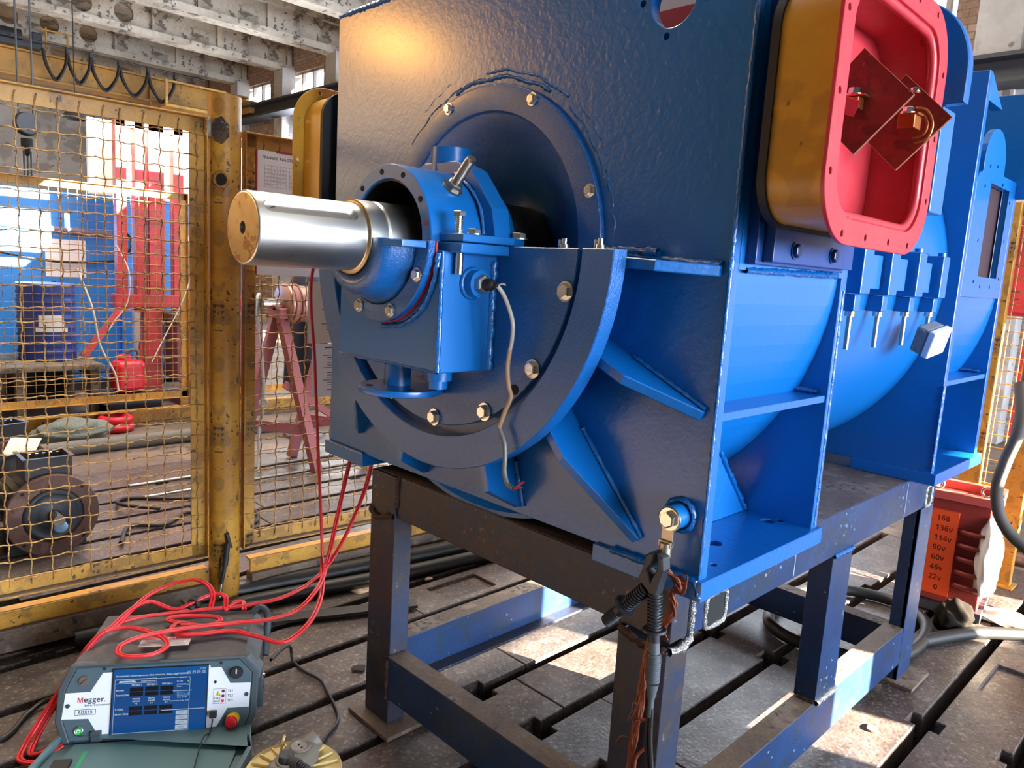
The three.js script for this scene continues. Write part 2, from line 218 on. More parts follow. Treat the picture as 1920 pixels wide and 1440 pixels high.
// roof: ribbed slabs on concrete trusses with round openings; an added glowing panel over the middle bay
const SUN_HOLES = [[5.6, 7.8, -6.6, -5.1], [7.9, 9.75, -6.3, -5.3]];  // unseen holes, shaped to throw sun on the red frame and blue cabinet
const roofShape = shp([[-24.4, 8.4], [-24.4, -8.4], [10.4, -8.4], [10.4, 8.4]], SUN_HOLES.map(([a, b, c, d]) => [[a, -c], [a, -d], [b, -d], [b, -c]]));
const ceiling = struct('ceiling', [exY(roofShape, 6.85, 6.95)], concrete);
struct('added_roof_light', [span(-5.85, -1.35, 6.82, 6.85, -3.45, 0.25, 0)], SM({ color: 0xd8d8d4, roughness: 0.8, emissive: 0xfff2e0, emissiveIntensity: 1.5 }), ceiling);  // unseen glowing panel, added to brighten the floor at left
const trussX = [-13.75, -16.15, -18.6, -21.1, -11.3, -8.8, -0.9, 1.6];
trussX.forEach((x) => {
  const s = shp([[-8, 6.02], [8, 6.02], [8, 6.66], [-8, 6.66]].map(([a, b]) => [a, b]));
  for (let k = 0; k < 12; k++) { const z = -4.2 + k * 0.78; s.holes.push(circ(-z, 6.33, 0.19)); }
  const t = obj('roof_beam', [exX(s, x - 0.05, x + 0.05, 0, 20), bx(0.34, 0.14, 16, x, 6.02, 0), bx(0.34, 0.12, 16, x, 6.62, 0), ...[-7.9, -6.2, -4.8].map((z) => bx(0.24, 0.6, 0.12, x, 6.33, z))], concrete);
  t.userData.kind = 'structure';
  const c = struct('column', [bx(0.42, 6, 0.34, x + 0.02, 3, -7.83)], plaster);
});

// ---------------------------------------------------------------- the blue electric motor (front plate at z = 0, shaft axis at x = 0, y = AY)
const AY = 1.555, W = 0.722;
const motor = thing('electric_motor', 'large blue electric motor with bare steel shaft end on a welded stand', 'motor');
{
  const P = motor, add = (n, g, m = blue) => obj(n, g, m, P), S1 = [-1, 1];
  // front plate with the inspection opening
  const fp = shp([[-W, 0.89], [W, 0.89], [W, 2.257], [-W, 2.257]].map((p) => p));
  fp.holes.push(circ(0.535, 2.056, 0.052), circ(0.524, 1.989, 0.007), circ(0.459, 2.064, 0.007), circ(0.611, 2.048, 0.007), circ(0, AY, 0.36));
  add('front_plate', exZ(fp, -0.03, 0, 0.002));
  const bp = exZ(shp([[-W, 0.89], [W, 0.89], [W, 2.257], [-W, 2.257]], []), -0.565, -0.535, 0.002); add('back_plate', bp);
  for (const s of S1) {
    add('side_plate', span(s > 0 ? 0.69 : -W, s > 0 ? W : -0.69, 1.53, 2.257, -0.534, -0.031, 0), blueSmooth);
    const ft = shp([[0.45, -0.012], [0.735, -0.012], [0.735, 0.572], [0.45, 0.572]]);
    if (s > 0) { ft.holes.push(circ(0.622, 0.23, 0.019), circ(0.622, 0.5, 0.017), circ(0.64, 0.53, 0.009), circ(0.694, 0.105, 0.008)); add('foot_plate', exY(ft, 0.851, 0.893, 0.002)); }
    else add('foot_plate', span(-0.735, -0.505, 0.851, 0.893, -0.572, 0.012));
    add('shelf', span(s > 0 ? 0.4 : -0.716, s > 0 ? 0.716 : -0.4, 1.222, 1.24, -0.534, -0.031, 0.002));
    add('inner_web', exX(shp([[0.031, 1.221], [0.031, 0.894], [0.532, 0.894], [0.235, 1.221]]), s * 0.53 - 0.008, s * 0.53 + 0.008, 0));
  }
  weld([[0.539, 1.21, -0.245], [0.539, 0.9, -0.528]], 0.008, P, weldBlue, 3);
  weld([[0.7, 1.245, -0.036], [0.6, 1.245, -0.036]], 0.008, P, weldBlue, 4);
  weld([[0.7, 1.246, -0.53], [0.58, 1.246, -0.53]], 0.009, P, weldBlue, 5);
  // cylindrical shell: lower half drum seen between the plates
  const half = (r, z0, z1, n = 64) => new THREE.CylinderGeometry(r, r, z1 - z0, n, 1, true, Math.PI / 2, Math.PI).rotateX(Math.PI / 2).translate(0, AY, (z0 + z1) / 2);
  const lowHalf = (r, z0, z1) => { const pts = []; for (let i = 0; i <= 48; i++) { const a = Math.PI + Math.PI * i / 48; pts.push([r * Math.cos(a), AY + r * Math.sin(a)]); } for (let i = 48; i >= 0; i--) { const a = Math.PI + Math.PI * i / 48; pts.push([(r - 0.012) * Math.cos(a), AY + (r - 0.012) * Math.sin(a)]); } return exZ(shp(pts), z0, z1); };
  add('shell_front', lowHalf(0.712, -0.536, -0.03), blueSmooth);
  const stator = add('stator_shell', [cylZ(0.68, -1.499, -0.566, 96, 0, AY)], blueSmooth);
  add('inner_baffle', [span(-0.6, 0.68, 2.17, 2.25, -0.33, -0.32, 0)], SM({ color: 0xe6dfd2, roughness: 0.6 }));
  add('inner_baffle', [span(-0.6, 0.68, 1.9, 2.17, -0.33, -0.32, 0)], redPaint);
  // round end shield, upper half visible, with its conical recess
  const sh = add('end_shield', latheZ([[0.0, -0.161], [0.125, -0.16], [0.16, -0.12], [0.3, -0.012], [0.335, 0.002], [0.34, 0.008], [0.342, 0.014], [0.4, 0.014], [0.405, 0.010], [0.405, -0.001]], 96).translate(0, AY, 0), blueCast);
  sh.userData.label = 'round cast end shield';
  for (const a of [19.9, 64.4, 111.5, 156]) { const r = 0.388; bolt(P, [r * Math.cos(rad(a)), AY + r * Math.sin(rad(a)), 0.014], [0, 0, 1], 0.0125, zinc); }
  add('shaft_cover', latheZ([[0.105, -0.17], [0.118, -0.15], [0.122, 0.02], [0.112, 0.05], [0.09, 0.055]], 48).translate(0, AY, 0), blackGrit);
  // lower bearing bracket: half ring, drum and inner disc, cut along the split line
  const ann = (r0, r1, a0 = Math.PI, a1 = 2 * Math.PI, n = 64) => { const p = []; for (let i = 0; i <= n; i++) { const a = a0 + (a1 - a0) * i / n; p.push([r1 * Math.cos(a), AY + r1 * Math.sin(a)]); } if (r0 > 0) for (let i = n; i >= 0; i--) { const a = a0 + (a1 - a0) * i / n; p.push([r0 * Math.cos(a), AY + r0 * Math.sin(a)]); } return shp(p); };
  add('bracket_ring', exZ(ann(0.474, 0.556), 0.112, 0.155, 0.002), blueCast);
  add('bracket_drum', [exZ(ann(0, 0.45), -0.001, 0.138, 0.002), exZ(ann(0.445, 0.48), 0.06, 0.118)], blueCast);
  for (let k = 0; k < 7; k++) { const a = rad(-12 - k * 25.6), r = 0.434; const p = [r * Math.cos(a), AY + r * Math.sin(a), 0.139]; bolt(P, p, [0, 0, 1], 0.017, zinc); }
  add('bracket_hole', cylZ(0.012, 0.137, 0.1395, 16, 0.29, 1.235), dark);
  // radial gussets between bracket and plate, tapering to the plate
  for (const [deg, r1] of [[-2.5, 0.705], [-24.7, 0.765], [-47.8, 0.84], [-73, 0.675], [-107, 0.675], [-132.2, 0.8], [-155.3, 0.765], [-177.5, 0.705]]) {
    const s = shp([[0.44, 0], [r1, 0], [r1, 0.012], [0.62, 0.106], [0.44, 0.106]]);
    const g = ex(s, 0.022, 0.002).translate(0, 0, -0.011).rotateX(Math.PI / 2);   // now r, -, z
    g.rotateZ(rad(deg)).translate(0, AY, 0.0005); add('gusset', g);
    const c = Math.cos(rad(deg)), d = Math.sin(rad(deg)), o = 0.014, q = (r, sgn) => [r * c - sgn * o * d, AY + r * d + sgn * o * c, 0.004];
    if (deg > -90) for (const sg of deg > -60 ? [1] : [1, -1]) weld([q(0.56, sg), q(r1, sg)], 0.006, P, weldBlue, Math.round(-deg * 3 + sg + 9));
  }
  weld([[0.46, AY - 0.005, 0.012], [W - 0.02, AY - 0.02, 0.006]], 0.008, P, weldBlue, 40);
  weld([[0.41, AY + 0.004, 0.01], [0.56, AY + 0.002, 0.012]], 0.01, P, weldBlue, 41);
  // oil box under the bearing, with flanged split
  add('bearing_box', span(-0.195, 0.207, 1.268, 1.536, 0.13, 0.297, 0.004), blueSmooth);
  weld([[0.207, 1.272, 0.297], [0.207, 1.5, 0.297]], 0.006, P, weldBlue, 50); weld([[0.205, 1.27, 0.296], [-0.194, 1.268, 0.297]], 0.004, P, weldBlue, 51); weld([[0.208, 1.27, 0.146], [0.208, 1.52, 0.146]], 0.009, P, weldBlue, 52);
  add('split_flange', span(0.15, 0.25, 1.532, 1.5545, 0.139, 0.282, 0.003), blueSmooth); add('split_flange', span(-0.25, -0.15, 1.532, 1.5545, 0.139, 0.282, 0.003), blueSmooth);
  const uf = (s) => exY(shp([[0.13, -0.28], [0.252, -0.28], [0.252, -0.13], [0.225, -0.07], [0.17, -0.045], [0.12, -0.04]].map(([a, b]) => [s * a, b])), 1.5565, 1.5735, 0.002);
  add('split_flange', uf(1), blueSmooth); add('split_flange', uf(-1), blueSmooth);
  // bearing housing, upper half: bored ring, neck and faceted strap
  const arch = (r0, r1) => ann(r0, r1, 0, Math.PI, 48);
  add('bearing_housing', [exZ(arch(0.138, 0.172), 0.07, 0.302, 0.002)], blueSmooth);
  add('bearing_housing_rear', latheZ([[0.14, 0.03], [0.155, 0.03], [0.165, 0.06], [0.17, 0.1]], 64).translate(0, AY, 0), blueSmooth);
  add('bearing_seat', [exZ(ann(0.09, 0.172), 0.13, 0.299, 0.002), exZ(ann(0.088, 0.139, 0, Math.PI), 0.12, 0.16), exZ(ann(0.1345, 0.138, 0, Math.PI), 0.16, 0.296)], SM({ color: 0x1c1e22, roughness: 0.4, metalness: 0.4 }));
  const facets = (k) => [[-0.212, 1.575], [0.212, 1.575], [0.196, 1.64], [0.118, 1.728], [0.06, 1.752], [-0.06, 1.752], [-0.118, 1.728], [-0.196, 1.64]].map(([x, y]) => [x * k, AY + (y - AY) * k]);
  add('bearing_strap', exZ(shp(facets(1)), 0.098, 0.15, 0.003), blueSmooth);
  weld([[0.176, 1.58, 0.153], [0.16, 1.64, 0.154], [0.12, 1.685, 0.154], [0.06, 1.722, 0.154]], 0.005, P, weldBlue, 54); weld([[0.17, 1.578, 0.094], [0.15, 1.645, 0.094], [0.11, 1.69, 0.094]], 0.006, P, weldBlue, 55);
  add('lifting_boss', cyl(0.05, 0.052, 0.09, 28, -0.02, 1.745, 0.1), blueSmooth);
  for (const a of [35, 67, 98, 130, 160]) { add('tapped_hole', cylZ(0.0065, 0.3015, 0.3035, 14, 0.156 * Math.cos(rad(a)), AY + 0.156 * Math.sin(rad(a))), dark); }
  add('tapped_hole', cylZ(0.0055, 0.3015, 0.3035, 14, 0.156 * Math.cos(rad(14)), AY + 0.156 * Math.sin(rad(14))), SM({ color: 0x8c2430, roughness: 0.5 }));
  { // studding with nut on the shoulder of the housing
    const a = rad(46), d = [Math.cos(a), Math.sin(a), 0], b = [0.172 * d[0], AY + 0.172 * d[1], 0.205], g = [place(new THREE.CylinderGeometry(0.0105, 0.0105, 0.088, 16).rotateX(Math.PI / 2).translate(0, 0, 0.044), b, d)];
    for (let i = 0; i < 24; i++) g.push(place(new THREE.TorusGeometry(0.0105, 0.0011, 5, 18).translate(0, 0, 0.02 + i * 0.0026), b, d));
    add('stud', g, zincDull); add('stud_nut', hexBolt(0.019, 0.7).map((q) => place(q, b, d)), zincDull);
  }
  // bolts of the split flange
  const up = [0, 1, 0];
  { const g = hexBolt(0.0145, 0.75, false).map((q) => place(q, [0.214, 1.611, 0.262], up)); g.push(cyl(0.0085, 0.0085, 0.04, 16, 0.214, 1.593, 0.262), cyl(0.0085, 0.0085, 0.05, 16, 0.222, 1.512, 0.262)); for (let i = 0; i < 8; i++) g.push(new THREE.TorusGeometry(0.0086, 0.0011, 5, 16).rotateX(Math.PI / 2).translate(0.214, 1.578 + i * 0.004, 0.262)); add('jacking_bolt', g, zinc); }
  bolt(P, [0.222, 1.5735, 0.225], up, 0.016, zinc); bolt(P, [0.222, 1.5735, 0.088], up, 0.018, zincDull); bolt(P, [-0.222, 1.5735, 0.225], up, 0.016, zinc);
  for (const [x, z] of [[0.505, 0.135], [0.395, 0.12]]) add('pin', [cyl(0.006, 0.006, 0.02, 12, x, AY + 0.01, z), cyl(0.011, 0.012, 0.008, 6, x, AY + 0.004, z), cyl(0.004, 0.004, 0.02, 10, x - 0.012, AY + 0.008, z)], zinc);
  // lower bearing cover with nose, gasket and bolts
  add('bearing_cover', [exZ(ann(0.085, 0.19), 0.303, 0.322, 0.002)], blueCast);
  add('gasket', exZ(ann(0.12, 0.1915), 0.2985, 0.3025), SM({ color: 0xc01c2c, roughness: 0.5 }));
  weld([[0.196, 1.53, 0.298], [0.185, 1.47, 0.299], [0.15, 1.41, 0.299], [0.08, 1.367, 0.299], [0.0, 1.355, 0.299]], 0.007, P, weldBlue, 58);
  const nose = new THREE.LatheGeometry([[0.084, 0.322], [0.15, 0.322], [0.142, 0.33], [0.134, 0.345], [0.13, 0.372], [0.122, 0.386], [0.108, 0.392], [0.085, 0.392], [0.084, 0.322]].map((p) => new THREE.Vector2(...p)), 48, Math.PI / 2 * 0, Math.PI);
  nose.rotateX(Math.PI / 2).rotateZ(Math.PI * -0.5); // half turn below the split
  add('cover_nose', [nose.translate(0, AY, 0)], blueCast);
  for (const k of S1) add('cover_lip', span(k > 0 ? 0.088 : -0.184, k > 0 ? 0.184 : -0.088, 1.538, 1.553, 0.323, 0.388, 0.002), blueSmooth);
  for (const a of [-26, -69, -113, -155]) bolt(P, [0.171 * Math.cos(rad(a)), AY + 0.171 * Math.sin(rad(a)), 0.3225], [0, 0, 1], 0.0125, zinc);
  // shaft with keyway
  {
    const prof = [[0, 0.645], [0.07, 0.645], [0.0745, 0.6415], [0.0745, 0.4], [0.0738, 0.398], [0.0815, 0.396], [0.0825, 0.394], [0.0825, 0.352], [0.079, 0.351], [0.079, 0.342], [0.083, 0.341], [0.083, 0.0], [0, 0.0]];
    const body = new THREE.LatheGeometry(prof.reverse().map((p) => new THREE.Vector2(Math.max(p[0], 0), p[1])), 96).rotateX(Math.PI / 2);
    body.deleteAttribute('uv'); const ev = new Evaluator(); ev.attributes = ['position', 'normal'];
    const key = mergeGeometries([bx(0.03, 0.03, 0.185, 0, 0.0805, 0.5225), cyl(0.015, 0.015, 0.03, 24, 0, 0.0805, 0.43), cyl(0.015, 0.015, 0.03, 24, 0, 0.0805, 0.615)].map((g) => g.toNonIndexed())); key.deleteAttribute('uv');
    const cutter = (g) => { const b = new Brush(g); b.updateMatrixWorld(); return b; };
    let r = cutter(body);
    for (const g of [bx(0.03, 0.03, 0.185, 0, 0.0805, 0.5225), cyl(0.015, 0.015, 0.03, 24, 0, 0.0805, 0.43), cyl(0.015, 0.015, 0.03, 24, 0, 0.0805, 0.615)]) { g.rotateZ(rad(-52)); r = ev.evaluate(r, cutter(g), SUBTRACTION); r.updateMatrixWorld(); }
    for (const g of [cylZ(0.0125, 0.6, 0.66, 24), cylZ(0.003, 0.63, 0.66, 12, 0.003, 0.045), cylZ(0.003, 0.63, 0.66, 12, 0.03, 0.015), cylZ(0.003, 0.63, 0.66, 12, 0.022, -0.012)]) { r = ev.evaluate(r, cutter(g), SUBTRACTION); r.updateMatrixWorld(); }
    const sg = r.geometry; sg.translate(0, AY, 0); add('shaft', sg, shaftSteel);
    add('shaft_end_face', latheZ([[0.0128, 0.6452], [0.069, 0.6452]], 64).translate(0, AY, 0), SM({ color: 0xffffff, map: worn(512, 0.16, [196, 168, 122], [184, 154, 108], [112, 70, 40], 0.7, [150, 106, 60], 0.63, 10), roughness: 0.36, metalness: 0.75, name: 'oiled_steel' }));
    add('shaft_collar', latheZ([[0.0825, 0.393], [0.083, 0.393], [0.083, 0.3965], [0.0765, 0.3975]], 64).translate(0, AY, 0), SM({ color: 0xb39c74, roughness: 0.4, metalness: 1 }));
  }
  // temperature sensor on the side of the oil box
  const sx = 0.207, sy = 1.468, szz = 0.21;
  add('sensor_boss', [cylX(0.03, sx, sx + 0.03, 28, sy, szz), new THREE.TorusGeometry(0.031, 0.006, 8, 28).rotateY(Math.PI / 2).translate(sx + 0.002, sy, szz)], blueSmooth);
  add('sensor_nut', hexBolt(0.021, 0.8, false).map((q) => place(q, [sx + 0.03, sy, szz], [1, 0, 0])), zincDull);
  add('sensor_plug', [cylX(0.013, sx + 0.046, sx + 0.062, 20, sy, szz), new THREE.SphereGeometry(0.013, 16, 10).translate(sx + 0.062, sy, szz), rod([sx + 0.06, sy, szz], [sx + 0.085, sy - 0.002, szz], 0.006)], blackRubber);
  // drain pipe with round flange and plug
  add('drain_pipe', [cyl(0.034, 0.034, 0.075, 32, -0.052, 1.238, 0.215)], blueSmooth);
  add('drain_flange', [new THREE.LatheGeometry([[0.02, 0], [0.104, 0], [0.106, 0.002], [0.106, 0.014], [0.104, 0.016], [0.02, 0.016]].map((p) => new THREE.Vector2(...p)), 48).translate(-0.035, 1.186, 0.215)], blueSmooth);
  for (const a of [20, 110, 200, 290]) add('flange_hole', cyl(0.009, 0.009, 0.002, 14, -0.035 + 0.08 * Math.cos(rad(a)), 1.2025, 0.215 + 0.08 * Math.sin(rad(a))), dark);
  add('drain_plug', [cyl(0.03, 0.03, 0.03, 28, 0.125, 1.254, 0.225), cyl(0.024, 0.024, 0.022, 6, 0.12, 1.229, 0.225)], blueSmooth);
  // earthing boss
  add('earth_boss', cylZ(0.026, 0, 0.05, 32, 0.666, 1.02), blueSmooth);
  { const R = rng(99); const pts = []; for (let i = 0; i <= 20; i++) { const a = i / 20 * 6.28; pts.push([0.666 + 0.032 * Math.cos(a), 1.02 + 0.032 * Math.sin(a), 0.004]); } weld(pts, 0.008, P, weldBlue, 60); }
  bolt(P, [0.67, 1.021, 0.05], [0, 0, 1], 0.0185, zinc);
  // seams of the front plate
  weld([[W - 0.001, 0.9, -0.001], [W - 0.001, 1.52, -0.001]], 0.004, P, weldBlue, 70); weld([[W, 1.52, 0], [W + 0.002, 2.25, 0]], 0.0055, P, weldBlue, 71);
  weld([[-W + 0.004, 2.257, -0.002], [0.3, 2.257, -0.002]], 0.009, P, weldBlue, 72); weld([[-0.735, 0.892, 0.011], [-0.51, 0.892, 0.006]], 0.004, P, weldBlue, 73); weld([[0.5, 0.893, 0.01], [0.72, 0.893, 0.01]], 0.007, P, weldBlue, 74); weld([[0.716, 0.893, 0.008], [0.73, 0.86, 0.008]], 0.007, P, weldBlue, 75);
  // plastered paint ridges round the shield
  for (const [a0, a1, r, sd, t] of [[100, 138, 0.425, 80, 0.007], [108, 130, 0.452, 81, 0.005], [60, 108, 0.421, 82, 0.012], [52, 92, 0.437, 83, 0.009], [18, 50, 0.425, 84, 0.007], [28, 46, 0.446, 85, 0.006], [4, 24, 0.432, 86, 0.007], [6, 16, 0.45, 87, 0.005]]) { const pts = []; for (let i = 0; i <= 8; i++) { const a = rad(a0 + (a1 - a0) * i / 8), k = r + 0.003 * Math.sin(i * 2.1 + sd); pts.push([k * Math.cos(a), AY + k * Math.sin(a), -0.002]); } weld(pts, t * 0.5, P, weldBlue, sd); }

  // side mounting plates and terminal boxes
  for (const s of S1) {
    const X = (a, b) => s > 0 ? [a, b] : [-b, -a];
    add('mounting_plate', [span(...X(0.7225, 0.745), 1.542, 2.25, -0.475, -0.05, 0.002), span(...X(0.746, 0.768), 1.548, 2.24, -0.468, -0.075, 0.002)], SM({ color: 0x0a3a78, roughness: 0.35, bumpMap: peel, bumpScale: 0.0006 }));
    for (const [z, y] of [[-0.165, 1.575], [-0.35, 1.575], [-0.11, 1.635]]) bolt(P, [s * 0.768, y, z], [s, 0, 0], 0.014, SM({ color: 0x0a2c5a, roughness: 0.3 }));
    const cz = -0.212, cy = 1.83, ww = 0.46, hh = 0.42, d0 = 0.772, d1 = 0.9;
    const box = obj('terminal_box', [exX(hole(rrect(-cz, cy, ww, hh, 0.085), asHole(rrect(-cz, cy, ww - 0.01, hh - 0.01, 0.08))), ...(s > 0 ? [d0, d1] : [-d1, -d0]), 0.0015)], yellowBox, P);
    box.userData.label = s > 0 ? 'open terminal box, ochre outside and red inside' : 'ochre terminal box on the far side';
    const C = (n, g, m) => obj(n, g, m, box), inner = s > 0 ? redPaint : yellowBox;
    C('gasket', exX(rrect(-cz, cy, ww + 0.012, hh + 0.012, 0.09), ...(s > 0 ? [0.7681, d0 + 0.012] : [-d0 - 0.012, -0.7681])), blackRubber);
    C('liner', [exX(hole(rrect(-cz, cy, ww - 0.0105, hh - 0.0105, 0.08), asHole(rrect(-cz, cy, ww - 0.018, hh - 0.018, 0.077))), ...(s > 0 ? [d0 + 0.001, d1 + 0.001] : [-d1 - 0.001, -d0 - 0.001]))], inner);
    const back = rrect(-cz, cy, ww - 0.012, hh - 0.012, 0.08); back.holes.push(asHole(rrect(-cz - 0.12, cy - 0.07, 0.14, 0.15, 0.008))); C('back_wall', [exX(back, ...(s > 0 ? [d0 + 0.0125, d0 + 0.0185] : [-d0 - 0.0185, -d0 - 0.0125]))], inner);
    C('cable_opening', span(...X(0.7845, 0.786), cy - 0.15, cy + 0.02, cz + 0.04, cz + 0.2, 0), dark);
    const fl = rrect(-cz, cy, ww + 0.075, hh + 0.075, 0.12); fl.holes.push(asHole(rrect(-cz, cy, ww - 0.018, hh - 0.018, 0.078)));
    const hz = [-0.17, -0.06, 0.06, 0.17]; for (const k of hz) { fl.holes.push(circ(-cz + k, cy + 0.2285, 0.0062), circ(-cz + k, cy - 0.2285, 0.0062)); } for (const k of [-0.13, 0, 0.13]) { fl.holes.push(circ(-cz + 0.2485, cy + k, 0.0062), circ(-cz - 0.2485, cy + k, 0.0062)); }
    C('flange', exX(fl, ...(s > 0 ? [d1 + 0.001, d1 + 0.009] : [-d1 - 0.009, -d1 - 0.001]), 0.001), s > 0 ? redPaint : yellowBox);
    if (s > 0) {
      // rolled inner edge, bolts, insulating plates and copper terminals
      C('rolled_edge', (() => { const pts = rrect(-cz, cy, ww - 0.03, hh - 0.03, 0.075).getSpacedPoints(72); return new THREE.TubeGeometry(new THREE.CatmullRomCurve3(pts.map((p) => V(d1 - 0.004, p.y, -p.x)), true), 110, 0.0095, 8, true); })(), redPaint);
      for (const [y, z] of [[1.955, -0.06], [1.7, -0.02], [1.96, -0.36]]) C('bolt', hexBolt(0.014).map((g) => place(g, [d0 + 0.0187, y, z], [1, 0, 0])), zinc);
      for (const [x, y, z, r] of [[0.851, 1.861, -0.19, 0.0985], [0.872, 1.85, -0.36, 0.0955]]) {
        const g = new THREE.BoxGeometry(r * 1.414, r * 1.414, 0.006).rotateZ(rad(46)).translate(x, y, z); C('insulating_plate', g, bakelite);
        const e = ex(shp([[-r * 0.707, -r * 0.707], [r * 0.707, -r * 0.707], [r * 0.707, r * 0.707], [-r * 0.707, r * 0.707]], [[[-r * 0.7, -r * 0.7], [-r * 0.7, r * 0.7], [r * 0.7, r * 0.7], [r * 0.7, -r * 0.7]]]), 0.0066).translate(0, 0, -0.0033).rotateZ(rad(46)).translate(x, y, z); C('plate_edge', e, bakeliteEdge);
        C('stand_off', [rod([d0 + 0.0187, y - 0.01, z - 0.015], [x + 0.02, y - 0.01, z - 0.015], 0.016, 16)], bakelite);
      }
      C('terminal', [rb(0.03, 0.022, 0.03, 0.848, 1.853, -0.168, 0.002), bx(0.05, 0.003, 0.034, 0.848, 1.866, -0.17)].map((g) => g), copper);
      C('terminal', [rb(0.032, 0.026, 0.04, 0.905, 1.838, -0.31, 0.002), bx(0.05, 0.003, 0.03, 0.9, 1.853, -0.31)], copper);
      C('washer', [new THREE.CylinderGeometry(0.017, 0.017, 0.003, 20).translate(0.848, 1.869, -0.17), new THREE.CylinderGeometry(0.015, 0.015, 0.003, 20).translate(0.9, 1.856, -0.31)], zinc);
      C('bolt', hexBolt(0.012, 0.9).map((g) => place(g, [0.848, 1.871, -0.17], [0.1, 1, 0.1])), chrome); C('bolt', hexBolt(0.011, 0.9).map((g) => place(g, [0.9, 1.858, -0.31], [0.1, 1, 0.1])), chrome); C('bolt', hexBolt(0.008, 0.8).map((g) => place(g, [0.947, 1.868, -0.193], [0, 1, 0])), chrome);
      C('winding_lead', [tube([[0.9, 1.86, -0.335], [0.918, 1.858, -0.34], [0.928, 1.84, -0.345], [0.922, 1.82, -0.345], [0.905, 1.814, -0.34]], 0.003, 28), tube([[0.905, 1.872, -0.335], [0.924, 1.866, -0.34], [0.937, 1.84, -0.345], [0.93, 1.812, -0.345], [0.908, 1.804, -0.34]], 0.003, 28)], copper);
      C('bracket', [bar([0.8, 1.86, -0.1], [0.872, 1.835, -0.13], 0.004, 0.03)], redPaint);
    }
  }
  // ears on the end plates, side rib, terminal blocks along the frame
  const ear = (x1, y0, y1) => shp([[W - 0.03, y0], [x1, y0], ...[...Array(13)].map((_, i) => { const a = i / 12 * 1.5708; return [x1 - 0.14 + 0.14 * Math.cos(a), y1 - 0.17 + 0.17 * Math.sin(a)]; }), [W - 0.03, y1]]);
  add('ear_plate', exZ(ear(0.925, 1.925, 2.16), -0.6, -0.568, 0.003));
  add('side_rib', span(W - 0.02, 0.885, 1.69, 1.923, -0.66, -0.57, 0.004), blueSmooth);
  [[-0.665], [-0.86], [-1.08], [-1.3]].forEach(([z], i) => {
    const b = obj('clamp_block', [span(0.66, 0.732, 1.495, 1.625, z - 0.032, z + 0.032, 0.004), span(0.665, 0.716, 1.45, 1.494, z - 0.02, z + 0.02, 0.003), cyl(0.012, 0.012, 0.012, 12, 0.715, 1.63, z)], blueSmooth, P);
    obj('stud', [cyl(0.0065, 0.0065, 0.09, 14, 0.7, 1.395, z)], zincDull, b); obj('nut', [cyl(0.013, 0.013, 0.013, 6, 0.7, 1.443, z)], zinc, b);
    if (i < 3) add('bridge_tab', span(0.69, 0.712, 1.51, 1.6, z - 0.15, z - 0.04, 0.002), blueSmooth);
  });
  // rear end frame
  add('rear_front_plate', [exZ(shp([[-W, 0.89], [W, 0.89], [W, 2.228], [-W, 2.3]]), -1.53, -1.5, 0.002)]);
  add('rear_back_plate', [exZ(shp([[-W, 0.89], [W, 0.89], [W, 1.88], [0.93, 1.88], [0.93, 2.13], [0.9, 2.2], [0.83, 2.26], [-W, 2.3]]), -2.07, -2.04, 0.002)]);
  const sp = shp([[1.5305, 1.505], [1.5305, 1.885], [1.548, 1.915], [1.585, 1.925], ...[...Array(15)].map((_, i) => { const a = Math.PI - i / 14 * Math.PI; return [1.715 + 0.13 * Math.cos(a), 1.965 + 0.115 * Math.sin(a)]; }), [1.845, 1.94], [2.04, 1.94], [2.04, 1.505]].map(([z, y]) => [z, y]));
  sp.holes.push(new THREE.Path([[1.7, 1.578], [1.7, 1.9], [1.955, 1.9], [1.955, 1.578]].map((p) => new THREE.Vector2(...p))));
  for (const [z, y] of [[1.66, 1.95], [1.75, 1.96], [1.63, 1.88], [1.85, 1.94 - 0.03], [1.64, 1.7], [1.66, 1.56], [1.98, 1.86], [1.985, 1.72], [1.99, 1.58], [1.75, 1.545], [1.88, 1.545]]) sp.holes.push(circ(z, y, 0.0075));
  add('rear_side_plate', exX(sp, 0.7, W, 0.001), blueSmooth);
  add('rear_window_liner', [span(0.69, 0.694, 1.55, 1.93, -2.0, -1.66, 0)], SM({ color: 0x2e0f18, roughness: 0.5 }));
  add('rear_top_gusset', exX(shp([[1.53, 2.228], [1.53, 2.14], [1.7, 2.14]]), 0.69, W, 0.001), blueSmooth);
  add('rear_shell', lowHalf(0.712, -2.04, -1.53), blueSmooth);
  for (const s of S1) { add('rear_foot_plate', span(s > 0 ? 0.45 : -0.74, s > 0 ? 0.74 : -0.45, 0.851, 0.893, -2.075, -1.492), blue); add('rear_shelf', span(s > 0 ? 0.4 : -0.716, s > 0 ? 0.716 : -0.4, 1.195, 1.213, -2.039, -1.531, 0.002), blueSmooth); }
  weld([[0.7, 1.22, -2.036], [0.6, 1.22, -2.036]], 0.008, P, weldBlue, 92); weld([[W, 0.9, -1.5], [W, 1.2, -1.5]], 0.006, P, weldBlue, 93); weld([[W, 0.9, -0.55], [W, 1.5, -0.55]], 0.0045, P, weldBlue, 94); weld([[0.72, 1.53, -0.06], [0.72, 1.535, -0.5]], 0.008, P, weldBlue, 95);
}
